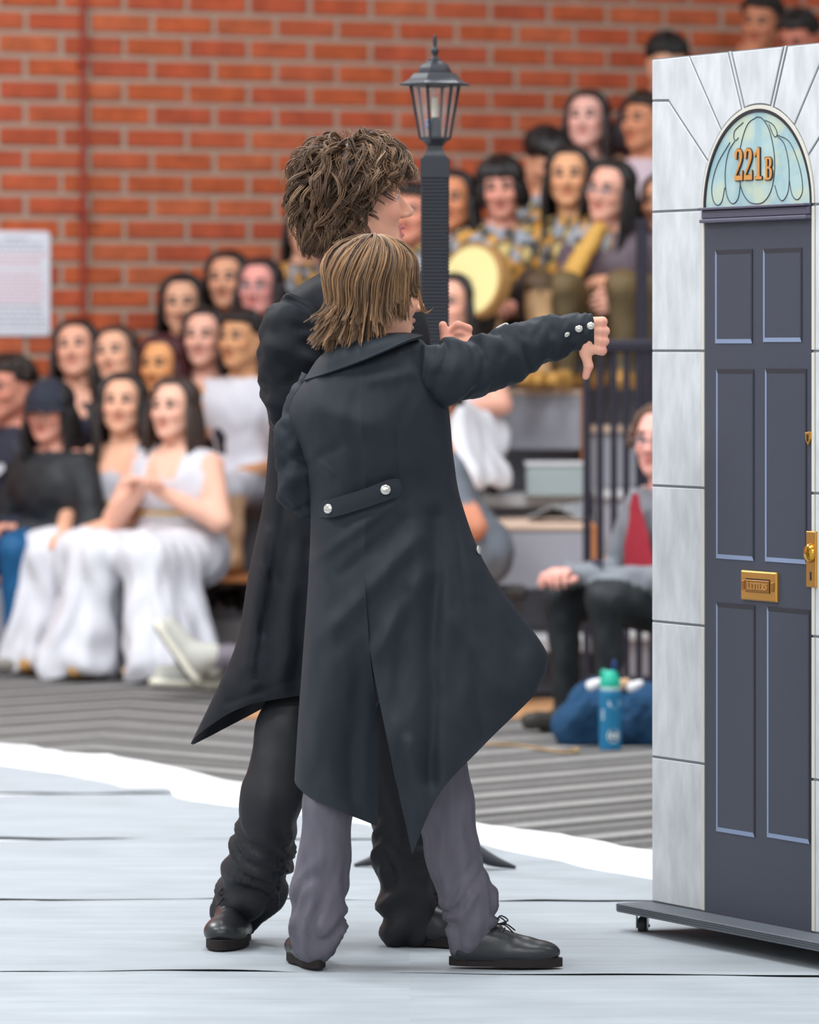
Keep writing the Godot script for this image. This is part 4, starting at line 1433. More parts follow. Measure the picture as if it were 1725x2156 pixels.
	lathe(a, [Vector2(0.0078, Y.call(248)), Vector2(0.0078, Y.call(204)), Vector2(0.0, Y.call(203))], 14)
	part(lan, "candle_sleeve", a.mesh(), mat("candle_cream", rgb(232, 224, 206), 0.5))
	a = Acc.new()
	lathe_smooth(a, [Vector2(0.004, Y.call(204)), Vector2(0.0085, Y.call(198)), Vector2(0.0088, Y.call(193)), Vector2(0.005, Y.call(186)), Vector2(0.0, Y.call(182))], 14)
	part(lan, "bulb", a.mesh(), glass())
	a = Acc.new()
	var ring := []
	for q in 17:
		var w := TAU * q / 16.0
		ring.append(Vector3(-0.016 + 0.004 * sin(w * 2.0), Y.call(262) + sin(w) * 0.01, 0.012 + cos(w) * 0.008))
	tube(a, ring, [0.0035], 6)
	part(lan, "blue_clip", a.mesh(), mat("blue_clip", rgb(92, 132, 190), 0.35))
	# four curved feet
	for q in 4:
		var w := TAU * q / 4.0 + deg_to_rad(8)
		var o := Vector3(cos(w), 0, sin(w))
		a = Acc.new()
		var pts := sub([o * 0.02 + Vector3(0, 0.075, 0), o * 0.07 + Vector3(0, 0.07, 0), o * 0.14 + Vector3(0, 0.032, 0), o * 0.205 + Vector3(0, 0.013, 0)], 12)
		tube(a, pts, subf([0.03, 0.028, 0.02, 0.005], 12), 12, Color.WHITE, Vector3.UP, 0.8)
		part(t, "foot", a.mesh(), black)
	a = Acc.new()
	box(a, Vector3(-0.042, 0.045, -0.042), Vector3(0.042, 0.12, 0.042), Color.WHITE, 0.004)
	part(t, "socket", a.mesh(), black)

# ------------------------------------------------------------------ painted door on wheels
var flat_at: Vector3
var flat_b: Basis
func fl(px: float, py: float) -> Vector2:
	# point of the flat's face under a pixel, in the flat's own x (along) and y (up)
	var n := flat_b.z
	var dir := Vector3((px - CX) / F, -(py - HY) / F, -1.0)
	var c := Vector3(0, EYE, 0)
	var p := c + dir * ((flat_at - c).dot(n) / dir.dot(n))
	return Vector2((p - flat_at).dot(flat_b.x), p.y - flat_at.y)

func pl(rows: Array) -> PackedVector2Array:
	var out := PackedVector2Array()
	for r in rows: out.push_back(fl(r[0], r[1]))
	return out

func slab(t: Node, called: String, pts: PackedVector2Array, z0: float, z1: float, m: Material, bevel := 0.0, label := "") -> MeshInstance3D:
	var a := Acc.new()
	poly_slab(a, pts, z0, z1, Transform3D(), Color.WHITE, bevel)
	return part(t, called, a.mesh(), m, Transform3D(), label)

func rect(x0: float, y0: float, x1: float, y1: float) -> PackedVector2Array:
	return PackedVector2Array([Vector2(x0, y0), Vector2(x1, y0), Vector2(x1, y1), Vector2(x0, y1)])

func fan_texture() -> ImageTexture:
	var im := Image.create(256, 256, false, Image.FORMAT_RGB8)
	var n := FastNoiseLite.new()
	n.seed = 9
	n.frequency = 0.012
	n.fractal_octaves = 4
	for y in 256:
		for x in 256:
			var a := n.get_noise_2d(x, y)
			var b := n.get_noise_2d(x + 700.0, y * 1.4)
			var c := rgb(182, 208, 208).lerp(rgb(158, 192, 200), clampf(0.5 + a * 1.6, 0, 1)).lerp(rgb(206, 214, 186), clampf(b * 1.6, 0, 0.7))
			im.set_pixel(x, y, c)
	return ImageTexture.create_from_image(im)

func build_door_flat() -> void:
	flat_at = at(1375, 1898, 11.78)
	var along := Vector3(0.452, 0, 0.892).normalized()
	flat_b = Basis(along, Vector3.UP, along.cross(Vector3.UP))
	var t := thing("painted_door_flat", "grey painted front door set in pale stone on a wheeled stage flat", "stage flat", flat_at)
	t.basis = flat_b
	var sl := fl(1487, 1100).x
	var sr := fl(1712, 900).x
	var mid := (sl + sr) * 0.5
	var wide := mid * 2.0
	var high := fl(1369, 125).y
	var stone := mat("painted_stone", rgb(227, 230, 233), 0.7)
	stone.albedo_texture = tex_soft
	stone.uv1_triplanar = true
	stone.uv1_scale = Vector3(3.2, 1.2, 3.2)
	var joint := mat("painted_joint", rgb(138, 143, 148), 0.8)
	var door := relief(mat("door_paint", rgb(62, 68, 82), 0.55), tex_grain, 12.0, 0.02)
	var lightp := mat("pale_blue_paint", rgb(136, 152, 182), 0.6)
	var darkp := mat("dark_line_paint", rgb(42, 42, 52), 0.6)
	var cream := mat("cream_edge_paint", rgb(222, 218, 206), 0.7)
	slab(t, "backing_board", rect(0, 0, wide, high), -0.02, 0.0, joint)
	for q in 3:
		slab(t, "frame_batten", rect(wide * 0.5 * q * 0.94, 0.02, wide * 0.5 * q * 0.94 + 0.06, high - 0.02), -0.055, -0.0205, mat("pine", rgb(190, 158, 118), 0.7))
	# arch outline
	var spring := fl(1488, 438).y
	var apex := fl(1597, 232).y
	var half := (sr - sl) * 0.5
	var arch := func(g: float, grow: float) -> Vector2:
		return Vector2(mid + cos(g) * (half + grow), spring + sin(g) * (apex - spring + grow))
	var inner := -0.0028
	var put := func(pts: PackedVector2Array, mirror: bool) -> void:
		var off := Geometry2D.offset_polygon(pts, inner, Geometry2D.JOIN_MITER)
		if off.size() == 0: return
		slab(t, "stone_block", off[0], 0.0005, 0.0035, stone, 0.0012)
		if mirror:
			var m := PackedVector2Array()
			for p in off[0]: m.push_back(Vector2(wide - p.x, p.y))
			slab(t, "stone_block", m, 0.0005, 0.0035, stone, 0.0012)
	# pilaster stones
	var ys := [447.0, 739.0, 1022.0, 1307.0, 1592.0, 1900.0]
	var edge := sl - 0.014
	for q in 5:
		var y0: float = fl(1370, ys[q]).y
		var y1: float = maxf(0.0, fl(1370, ys[q + 1]).y)
		put.call(rect(0, y1, edge, y0), true)
		slab(t, "reveal_strip", rect(edge + 0.001, y1 + 0.003, sl - 0.002, y0 - 0.003), 0.0005, 0.005, cream, 0.001)
		slab(t, "reveal_strip", rect(wide - sl + 0.002, y1 + 0.003, wide - edge - 0.001, y0 - 0.003), 0.0005, 0.005, cream, 0.001)
	# stones of the arch: cut by rays from the outer outline to the arch
	var top := high
	var yj: float = fl(1370, 447).y
	var cut := [[fl(1370, 447), PI], [fl(1369, 213), 2.68], [fl(1453, 119), 2.36], [fl(1535, 113), 1.80], [fl(1543, 112), 1.72]]
	var arc_pts := func(g0: float, g1: float) -> PackedVector2Array:
		var o := PackedVector2Array()
		for q in 9: o.push_back(arch.call(lerpf(g0, g1, q / 8.0), 0.012))
		return o
	var v1 := PackedVector2Array([Vector2(0, yj), Vector2(0, fl(1369, 213).y), fl(1410, 212)])
	v1.append_array(arc_pts.call(2.66, 3.14))
	v1.push_back(Vector2(edge, yj))
	put.call(v1, true)
	var v2 := PackedVector2Array([Vector2(0, fl(1369, 213).y), Vector2(0, top), Vector2(fl(1453, 119).x, top)])
	v2.append_array(arc_pts.call(2.27, 2.66))
	v2.push_back(fl(1410, 212))
	put.call(v2, true)
	var v3 := PackedVector2Array([Vector2(fl(1453, 119).x, top), Vector2(fl(1535, 113).x, top)])
	v3.append_array(arc_pts.call(1.86, 2.27))
	put.call(v3, true)
	var v4 := PackedVector2Array([Vector2(fl(1543, 112).x, top), Vector2(wide - fl(1543, 112).x, top)])
	v4.append_array(arc_pts.call(PI - 1.80, 1.80))
	put.call(v4, false)
	# thin fillet between the doubled joints
	for m in [false, true]:
		var f4 := PackedVector2Array([Vector2(fl(1537.5, 113).x, top), Vector2(fl(1540.5, 112).x, top), arch.call(1.818, 0.012), arch.call(1.842, 0.012)])
		if m:
			for q in 4: f4[q].x = wide - f4[q].x
		slab(t, "joint_fillet", f4, 0.0005, 0.003, stone)
	# reveal around the arch
	var a := Acc.new()
	for q in 40:
		var g0 := PI * q / 40.0
		var g1 := PI * (q + 1) / 40.0
		var c := PackedVector2Array([arch.call(g0, 0.0115), arch.call(g1, 0.0115), arch.call(g1, 0.003), arch.call(g0, 0.003)])
		poly_slab(a, c, 0.0005, 0.0045, Transform3D())
	part(t, "arch_reveal", a.mesh(), cream)
	# fanlight
	var fan := PackedVector2Array()
	for q in 33: fan.push_back(arch.call(PI * q / 32.0, 0.001))
	var fm := mat("fanlight_paint", Color.WHITE, 0.5)
	fm.albedo_texture = fan_texture()
	fm.uv1_scale = Vector3(2.2, 2.2, 1)
	var fo := slab(t, "fanlight", fan, 0.0003, 0.0025, fm)
	var lead := mat("lead_line_paint", rgb(58, 74, 84), 0.6)
	a = Acc.new()
	for q in 48:
		var g0 := PI * q / 48.0
		var g1 := PI * (q + 1) / 48.0
		poly_slab(a, PackedVector2Array([arch.call(g0, 0.003), arch.call(g1, 0.003), arch.call(g1, -0.004), arch.call(g0, -0.004)]), 0.0003, 0.0055, Transform3D())
	part(fo, "arch_line", a.mesh(), mat("black_line_paint", rgb(34, 34, 44), 0.6))
	var petals := [
		[[1597, 246], [1577, 262], [1563, 305], [1559, 350], [1563, 395], [1577, 422], [1594, 429], [1612, 424], [1627, 400], [1634, 360], [1632, 315], [1622, 272], [1608, 250], [1597, 246]],
		[[1568, 258], [1551, 274], [1548, 289], [1552, 296], [1558, 290]],
		[[1550, 297], [1537, 320], [1530, 360], [1532, 405], [1540, 425], [1549, 428], [1558, 415], [1562, 385]],
		[[1540, 300], [1514, 345], [1502, 390], [1504, 420], [1513, 432], [1523, 424], [1529, 395]],
		[[1614, 253], [1630, 262], [1639, 278], [1637, 288], [1631, 284], [1622, 262]],
		[[1640, 287], [1655, 305], [1664, 350], [1663, 400], [1652, 422], [1642, 415], [1634, 390]],
		[[1640, 284], [1666, 300], [1686, 350], [1693, 395], [1688, 415], [1679, 420], [1670, 408], [1665, 380]]]
	for p in petals:
		a = Acc.new()
		var pts := []
		for r in p:
			var w := fl(r[0], r[1])
			pts.append(Vector3(w.x, w.y, 0.0028))
		tube(a, sub(pts, pts.size() * 4), [0.0013], 5)
		part(fo, "lead_line", a.mesh(), lead)
	# house number
	var font := SystemFont.new()
	font.font_names = PackedStringArray(["Droid Serif"])
	font.font_weight = 700
	for row in [["221", 1592.5, 0.069, 0.0], ["B", 1623, 0.05, -0.0085]]:
		var mid2 := fl(row[1], 347)
		if row[0] == "221": mid2 = fl(1581, 347)
		for pass_ in 2:
			var tm := TextMesh.new()
			tm.text = row[0]
			tm.font = font
			tm.font_size = 64
			tm.pixel_size = row[2] / 46.0
			tm.depth = 0.002
			var sc := 1.0 if pass_ == 0 else 1.05
			var offs := [Vector3.ZERO] if pass_ == 0 else [Vector3(0.0013, 0, 0), Vector3(-0.0013, 0, 0), Vector3(0, 0.0013, 0), Vector3(0, -0.0013, 0)]
			for o in offs:
				var n := MeshInstance3D.new()
				n.name = "house_number" if pass_ == 0 else "number_outline"
				n.mesh = tm
				n.material_override = mat("number_orange", rgb(214, 148, 78), 0.5) if pass_ == 0 else mat("number_outline", rgb(46, 44, 50), 0.6)
				n.position = Vector3(mid2.x, mid2.y + row[3], 0.006 if pass_ == 0 else 0.0048) + o
				n.scale = Vector3(0.76, 1.0, 1.0)
				fo.add_child(n, true)
	# door leaf and transom
	slab(t, "door_leaf", rect(sl, 0.0, sr, spring - 0.006), 0.0003, 0.003, door)
	var ty := [fl(1488, 438).y, fl(1488, 443).y, fl(1488, 462).y, fl(1488, 470).y]
	a = Acc.new()
	box(a, Vector3(sl - 0.001, ty[1], 0.002), Vector3(sr + 0.001, ty[0], 0.022), Color.WHITE, 0.002)
	box(a, Vector3(sl, ty[2], 0.002), Vector3(sr, ty[1], 0.013), Color.WHITE, 0.003)
	box(a, Vector3(sl - 0.001, ty[3], 0.002), Vector3(sr + 0.001, ty[2], 0.018), Color.WHITE, 0.003)
	part(t, "transom", a.mesh(), mat("transom_paint", rgb(92, 90, 110), 0.5))
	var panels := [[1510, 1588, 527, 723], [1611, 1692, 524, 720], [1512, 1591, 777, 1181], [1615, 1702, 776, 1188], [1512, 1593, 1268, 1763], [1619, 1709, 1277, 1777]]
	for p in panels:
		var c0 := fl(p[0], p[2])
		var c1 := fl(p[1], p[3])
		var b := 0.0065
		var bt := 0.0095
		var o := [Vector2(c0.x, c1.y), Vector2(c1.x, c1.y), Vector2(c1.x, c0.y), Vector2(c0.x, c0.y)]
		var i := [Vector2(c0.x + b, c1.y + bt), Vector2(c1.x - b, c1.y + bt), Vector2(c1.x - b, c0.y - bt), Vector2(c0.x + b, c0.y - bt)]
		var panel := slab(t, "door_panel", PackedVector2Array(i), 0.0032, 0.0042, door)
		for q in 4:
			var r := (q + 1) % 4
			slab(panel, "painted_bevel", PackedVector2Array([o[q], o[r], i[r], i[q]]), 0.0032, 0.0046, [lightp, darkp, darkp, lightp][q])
	# brass fittings
	var brass := relief(mat("brass", rgb(206, 152, 72), 0.3, 0.75), tex_grain, 14.0, 0.05)
	var black := mat("slot_dark", rgb(40, 30, 22), 0.6)
	var m0 := fl(1568, 1262)
	var m1 := fl(1643, 1206)
	var slot := slab(t, "letter_plate", rect(m0.x, m0.y, m1.x, m1.y), 0.003, 0.010, brass, 0.003)
	var w := m1.x - m0.x
	var h := m1.y - m0.y
	slab(slot, "flap_surround", rect(m0.x + w * 0.15, m0.y + h * 0.28, m1.x - w * 0.17, m1.y - h * 0.25), 0.0101, 0.0108, black)
	slab(slot, "flap", rect(m0.x + w * 0.165, m0.y + h * 0.29, m1.x - w * 0.185, m1.y - h * 0.30), 0.0102, 0.0125, mat("brass_dark", rgb(160, 110, 52), 0.4, 0.7), 0.001)
	for x in [m0.x + w * 0.085, m1.x - w * 0.09]:
		slab(slot, "screw_tab", rect(x - 0.005, m0.y + h * 0.36, x + 0.005, m0.y + h * 0.66), 0.0101, 0.0122, mat("brass_dark"), 0.0008)
	var tm := TextMesh.new()
	tm.text = "LETTERS"
	tm.font = font
	tm.font_size = 32
	tm.pixel_size = 0.014 / 23.0
	tm.depth = 0.0015
	var n := part(slot, "lettering", tm, mat("brass_raised", rgb(226, 182, 110), 0.3, 0.7), Transform3D(Basis().scaled(Vector3(0.95, 1, 1)), Vector3(m0.x + w * 0.5, m0.y + h * 0.49, 0.0132)))
	# knob plate
	m0 = fl(1704, 1236)
	m1 = fl(1724.5, 1119)
	var plate := slab(t, "knob_plate", rect(m0.x, m0.y, m1.x, m1.y), 0.003, 0.008, brass, 0.002)
	a = Acc.new()
	var ky := fl(1714, 1164).y
	lathe_smooth(a, [Vector2(0.019, 0.0), Vector2(0.021, 0.003), Vector2(0.018, 0.008), Vector2(0.010, 0.012), Vector2(0.0, 0.013)], 20, Color.WHITE, Transform3D(Basis(Vector3.RIGHT, PI / 2.0), Vector3((m0.x + m1.x) * 0.5, ky, 0.008)))
	part(plate, "knob", a.mesh(), mat("brass_knob", rgb(214, 160, 60), 0.2, 0.85))
	var kh := fl(1714, 1213)
	slab(plate, "keyhole", rect(kh.x - 0.003, kh.y - 0.009, kh.x + 0.003, kh.y + 0.009), 0.0081, 0.0086, black)
	# small keyhole cover
	var s := pl([[1701, 910], [1713, 909], [1713, 924], [1707, 938], [1702, 926]])
	var cover := slab(t, "keyhole_cover", s, 0.003, 0.0075, brass, 0.001)
	var q2 := fl(1707, 921)
	slab(cover, "keyhole", rect(q2.x - 0.003, q2.y - 0.008, q2.x + 0.003, q2.y + 0.006), 0.0076, 0.0082, black)
	# wheeled base
	var wood := relief(mat("base_board_grey", rgb(96, 102, 110), 0.65), tex_grain, 5.0, 0.15)
	var base := Acc.new()
	box(base, Vector3(-0.012, -0.02, -0.42), Vector3(wide + 0.012, -0.0005, 0.088), Color.WHITE, 0.002)
	part(t, "base_board", base.mesh(), wood)
	base = Acc.new()
	for y in [-0.0145, -0.0095, -0.0050]:
		box(base, Vector3(-0.0125, y, 0.0875), Vector3(wide + 0.0125, y + 0.0017, 0.0887))
	part(t, "ply_layers", base.mesh(), mat("ply_dark", rgb(58, 62, 70), 0.7))
	for q in 2:
		var x := wide * (0.12 + 0.76 * q)
		a = Acc.new()
		poly_slab(a, PackedVector2Array([Vector2(-0.38, 0.0), Vector2(-0.06, 0.0), Vector2(-0.06, 1.1), Vector2(-0.09, 1.1)]), 0.0, 0.03, Transform3D(Basis(Vector3.UP, -PI / 2.0), Vector3(x, 0, 0)))
		part(t, "rear_brace", a.mesh(), mat("pine"))
	var steel := mat("zinc", rgb(176, 186, 196), 0.3, 0.8)
	var rubber := mat("caster_rubber", rgb(44, 44, 48), 0.6)
	var drop := flat_at.y
	for c in [Vector2(0.038, 0.048), Vector2(wide - 0.038, 0.048), Vector2(0.038, -0.37), Vector2(wide - 0.038, -0.37)]:
		var cas := Node3D.new()
		cas.name = "caster"
		t.add_child(cas, true)
		cas.position = Vector3(c.x, -0.02, c.y)
		cas.rotation.y = 0.9
		part(cas, "mount_plate", bx(Vector3(-0.02, -0.003, -0.02), Vector3(0.02, 0, 0.02), 0.001), steel)
		for m in [-1.0, 1.0]:
			part(cas, "fork", bx(Vector3(m * 0.0125 - 0.0012, -0.034, -0.009), Vector3(m * 0.0125 + 0.0012, -0.003, 0.012), 0.001), steel)
		a = Acc.new()
		var r := drop - 0.02
		var wr := 0.0205
		lathe(a, [Vector2(0, -0.0095), Vector2(wr - 0.003, -0.0095), Vector2(wr, -0.006), Vector2(wr, 0.006), Vector2(wr - 0.003, 0.0095), Vector2(0, 0.0095)], 24, Color.WHITE, Transform3D(Basis(Vector3.BACK, PI / 2.0), Vector3(0, -(r - wr), -0.006)))
		part(cas, "wheel", a.mesh(), rubber)
		a = Acc.new()
		tube(a, [Vector3(-0.016, -(r - wr), -0.006), Vector3(0.016, -(r - wr), -0.006)], [0.003, 0.003], 8)
		part(cas, "axle", a.mesh(), steel)

# ------------------------------------------------------------------ small things
func curved_patch(acc: Acc, r: float, ang: float, y: float, pts: PackedVector2Array, lift: float) -> void:
	# flat outline (metres) wrapped on a cylinder round y
	var tris := Geometry2D.triangulate_polygon(pts)
	var k := acc.v.size()
	for p in pts:
		var w := ang + p.x / r
		acc.vert(Vector3(sin(w) * (r + lift), y + p.y, cos(w) * (r + lift)))
	for q in tris.size() / 3:
		acc.tri(k + tris[q * 3], k + tris[q * 3 + 1], k + tris[q * 3 + 2])

func disc(r: float, n := 20) -> PackedVector2Array:
	var o := PackedVector2Array()
	for q in n: o.push_back(Vector2(cos(TAU * q / n), sin(TAU * q / n)) * r)
	return o

func build_small_things() -> void:
	# water bottle
	var d := 14520.0 / (1578.0 - HY)
	var t := thing("water_bottle", "turquoise water bottle with green lid and stickers beside the blue bag", "bottle", at(1285, 1578, d))
	var a := Acc.new()
	lathe(a, [Vector2(0, 0), Vector2(0.034, 0.0), Vector2(0.0368, 0.004), Vector2(0.0368, 0.185), Vector2(0.0345, 0.194), Vector2(0.032, 0.196)], 28)
	part(t, "body", a.mesh(), mat("bottle_blue", rgb(14, 112, 156), 0.35))
	a = Acc.new()
	lathe(a, [Vector2(0.0335, 0.194), Vector2(0.0345, 0.2), Vector2(0.0335, 0.206)], 28)
	part(t, "rim", a.mesh(), mat("bottle_rim", rgb(196, 222, 226), 0.3, 0.4))
	a = Acc.new()
	lathe_smooth(a, [Vector2(0.034, 0.205), Vector2(0.0345, 0.222), Vector2(0.031, 0.236), Vector2(0.024, 0.246), Vector2(0.02, 0.258), Vector2(0.0, 0.26)], 24)
	box(a, Vector3(-0.033, 0.215, -0.014), Vector3(-0.008, 0.262, 0.014), Color.WHITE, 0.006)
	part(t, "lid", a.mesh(), mat("lid_green", rgb(20, 176, 148), 0.4))
	a = Acc.new()
	tube(a, sub([Vector3(0.012, 0.25, 0), Vector3(0.02, 0.275, 0), Vector3(0.014, 0.292, 0.004), Vector3(0.008, 0.268, 0.004), Vector3(0.01, 0.252, 0.004)], 14), [0.0045], 8)
	part(t, "loop_strap", a.mesh(), mat("strap_blue", rgb(40, 66, 120), 0.6))
	var st := mat("sticker_white", rgb(226, 236, 240), 0.5)
	a = Acc.new()
	curved_patch(a, 0.0368, 0.35, 0.152, PackedVector2Array([Vector2(-0.02, 0.012), Vector2(0.02, 0.012), Vector2(0.02, -0.006), Vector2(0.002, -0.018), Vector2(-0.012, -0.008), Vector2(-0.02, -0.006)]), 0.0006)
	part(t, "sticker", a.mesh(), st)
	a = Acc.new()
	for q in 4: curved_patch(a, 0.0368, -0.75, 0.1 + 0.009 * q, PackedVector2Array([Vector2(-0.005, 0.0), Vector2(0.005, 0.001), Vector2(0.004, 0.006), Vector2(-0.003, 0.005)]), 0.0006)
	part(t, "sticker", a.mesh(), st)
	a = Acc.new()
	curved_patch(a, 0.0368, 0.28, 0.047, disc(0.0215), 0.0006)
	var badge := part(t, "sticker", a.mesh(), st)
	a = Acc.new()
	curved_patch(a, 0.0368, 0.28, 0.047, disc(0.017), 0.0009)
	part(badge, "badge_ground", a.mesh(), mat("sticker_black", rgb(52, 50, 54), 0.5))
	a = Acc.new()
	curved_patch(a, 0.0368, 0.1, 0.047, PackedVector2Array([Vector2(-0.004, -0.009), Vector2(0.004, -0.006), Vector2(0.004, 0.008), Vector2(-0.003, 0.009), Vector2(-0.006, 0.0)]), 0.0012)
	curved_patch(a, 0.0368, 0.46, 0.047, PackedVector2Array([Vector2(-0.004, -0.006), Vector2(0.004, -0.009), Vector2(0.006, 0.0), Vector2(0.003, 0.009), Vector2(-0.004, 0.008)]), 0.0012)
	part(badge, "badge_mark", a.mesh(), st)
	# blue bag
	d = 17.35
	t = thing("blue_bag", "slumped dark blue knitted bag on the carpet behind the bottle", "bag", at(1275, 730, d) * Vector3(1, 0, 1))
	var s := Sdf.new(Vector3(-0.24, -0.01, -0.16), Vector3(0.34, 0.27, 0.16), 0.009)
	s.cone(Vector3(-0.08, 0.09, 0), Vector3(0.2, 0.09, -0.02), 0.085, 0.1, 0.05, 1)
	s.cone(Vector3(-0.1, 0.06, 0.02), Vector3(0.24, 0.055, 0.02), 0.06, 0.07, 0.05, 1)
	s.cone(Vector3(-0.02, 0.14, 0), Vector3(0.14, 0.135, 0), 0.06, 0.06, 0.05, 1)
	noise_a.frequency = 1.0
	a = Acc.new()
	s.net(a, Transform3D(), func(_p, _l): return Color.WHITE, func(p: Vector3, n: Vector3, _l: int) -> Vector3:
		var q := p + n * (0.022 * noise_a.get_noise_3d(p.x * 9.0, p.y * 7.0, p.z * 9.0) + 0.006 * noise_a.get_noise_3d(p.x * 26.0, p.y * 26.0, p.z * 26.0))
		q.y = maxf(q.y, 0.001)
		return q)
	part(t, "bag_body", a.mesh(), relief(mat("navy_knit", rgb(28, 76, 116), 0.9), tex_weave, 9.0, 0.3))
	for r in [[-0.035, 0.185, 0.07, rgb(230, 228, 232)], [0.055, 0.185, 0.065, rgb(206, 168, 132)], [0.1, 0.18, 0.07, rgb(226, 224, 228)]]:
		var sx := Sdf.new(Vector3(-0.06, -0.06, -0.05), Vector3(0.06, 0.06, 0.05), 0.008)
		sx.cone(Vector3(-0.012, 0, 0), Vector3(0.014, 0.014, 0), 0.022, 0.014, 0.01, 1)
		a = Acc.new()
		sx.net(a, Transform3D(), func(_p, _l): return Color.WHITE)
		var c: Color = r[3]
		part(t, "tissue", a.mesh(), mat("tissue_" + c.to_html(), c, 0.8), Transform3D(Basis(), Vector3(r[0], r[1] + 0.01, r[2] - 0.03)))
	# dark red wallet by the bag
	t = thing("red_pouch", "small dark red pouch on the carpet left of the blue bag", "pouch", at(1158, 730, 17.9) * Vector3(1, 0, 1))
	s = Sdf.new(Vector3(-0.08, -0.02, -0.08), Vector3(0.12, 0.09, 0.08), 0.008)
	s.cone(Vector3(-0.025, 0.02, 0), Vector3(0.06, 0.03, 0.0), 0.02, 0.03, 0.02, 1)
	s.cone(Vector3(0.0, 0.035, 0), Vector3(0.02, 0.05, 0.0), 0.012, 0.012, 0.02, 1)
	a = Acc.new()
	s.net(a, Transform3D(), func(_p, _l): return Color.WHITE, func(p: Vector3, n: Vector3, _l: int) -> Vector3:
		var q := p + n * 0.006 * noise_a.get_noise_3d(p.x * 30.0, p.y * 30.0, p.z * 30.0)
		q.y = maxf(q.y, 0.001)
		return q)
	part(t, "pouch_body", a.mesh(), mat("oxblood", rgb(70, 30, 40), 0.6))
	# tan cord on the carpet
	t = thing("tan_cord", "thin tan cord lying on the carpet near the paper edge", "cord")
	var pts := []
	for r in [[960, 1566], [1040, 1570], [1100, 1574], [1150, 1582], [1190, 1587], [1212, 1586], [1216, 1582], [1208, 1580]]:
		var p := at(r[0], r[1], 14520.0 / (r[1] - HY))
		p.y = 0.006
		pts.append(p)
	a = Acc.new()
	tube(a, sub(pts, 40), [0.006], 8, Color.WHITE, Vector3.UP, 0.6)
	part(t, "cord", a.mesh(), mat("tan_braid", rgb(178, 142, 92), 0.8))
	# hand drum in the gold row
	var dm := at(1003, 592, 20.75)
	t = thing("hand_drum", "round hand drum with pale yellow skin and tan rim", "drum", dm)
	var face := Vector3(-0.62, 0.12, 0.78).normalized()
	var b := Basis(look_basis(face).x, face, -look_basis(face).y)
	t.basis = b.orthonormalized()
	a = Acc.new()
	lathe(a, [Vector2(0.138, -0.035), Vector2(0.15, -0.035), Vector2(0.152, 0.03), Vector2(0.146, 0.036), Vector2(0.136, 0.036)], 36)
	part(t, "rim", a.mesh(), mat("drum_rim", rgb(176, 132, 76), 0.5))
	a = Acc.new()
	lathe(a, [Vector2(0.0, 0.033), Vector2(0.139, 0.033)], 36)
	part(t, "drum_skin", a.mesh(), mat("drum_skin", rgb(240, 224, 158), 0.6))
	a = Acc.new()
	lathe(a, [Vector2(0.139, -0.036), Vector2(0.0, -0.036)], 36)
	part(t, "back_skin", a.mesh(), mat("drum_rim"))
	# white bag in the open end of the bench
	t = thing("white_bag", "crumpled white bag with a black strap inside the bench opening", "bag", Vector3((478.0 - CX) * 21.5 / F, 0.2, -21.55))
	s = Sdf.new(Vector3(-0.1, -0.02, -0.09), Vector3(0.1, 0.15, 0.09), 0.009)
	s.cone(Vector3(-0.05, 0.03, 0), Vector3(0.05, 0.03, 0), 0.03, 0.035, 0.03, 1)
	s.cone(Vector3(0.0, 0.04, 0), Vector3(0.01, 0.1, 0), 0.045, 0.02, 0.03, 1)
	a = Acc.new()
	s.net(a, Transform3D(), func(_p, _l): return Color.WHITE, func(p: Vector3, n: Vector3, _l: int) -> Vector3:
		var q := p + n * 0.012 * noise_a.get_noise_3d(p.x * 22.0, p.y * 22.0, p.z * 22.0)
		q.y = maxf(q.y, 0.001)
		return q)
	part(t, "bag_body", a.mesh(), mat("white_fabric", rgb(222, 220, 228), 0.8))
	a = Acc.new()
	tube(a, sub([Vector3(0.03, 0.12, 0.03), Vector3(0.045, 0.08, 0.055), Vector3(0.055, 0.03, 0.06)], 8), [0.014], 8, Color.WHITE, Vector3.BACK, 0.3)
	part(t, "strap", a.mesh(), mat("black_strap", rgb(26, 26, 30), 0.7))
	# grey cloth on the lowest tier
	t = thing("folded_cloth", "crumpled grey cloth on the lowest tier beside the railing", "cloth", Vector3(0.58, 0.645, -20.2))
	var rows := []
	for r in 15:
		var row := PackedVector3Array()
		for q in 19:
			var x := (q / 18.0 - 0.5) * 0.24
			var z := (r / 14.0 - 0.5) * 0.3
			var hgt := 0.012 + 0.05 * maxf(0.0, 1.0 - absf(x - 0.03 + z * 0.4) * 9.0) + 0.018 * absf(noise_a.get_noise_2d(x * 20.0 + z * 12.0, z * 9.0))
			row.push_back(Vector3(x, hgt, z))
		rows.append(row)
	a = Acc.new()
	sheet(a, rows, 0.006)
	part(t, "cloth", a.mesh(), mat("grey_fleece", rgb(142, 146, 150), 0.9))
	# stools under two of the audience
	for r in [[Vector3(1.0, 0, -18.08), 0.31, "low black stool under the woman in the grey cardigan"], [Vector3(0.27, 0, -19.2), 0.44, "black stool under the person in the grey short sleeved shirt"]]:
		t = thing("stool", r[2], "stool", r[0])
		var top: float = r[1]
		part(t, "stool_top", bx(Vector3(-0.16, top - 0.04, -0.14), Vector3(0.16, top, 0.14), 0.01), mat("stool_dark", rgb(48, 44, 46), 0.6))
		for x in [-0.13, 0.13]:
			for z in [-0.11, 0.11]:
				part(t, "leg", bx(Vector3(x - 0.014, 0.0, z - 0.014), Vector3(x + 0.014, top - 0.04, z + 0.014), 0.003), mat("stool_dark"))
	# low wooden stool
	t = thing("low_stool", "low wooden stool under the woman in white on the tiers", "stool", Vector3(0.17, 0.736, -20.66))
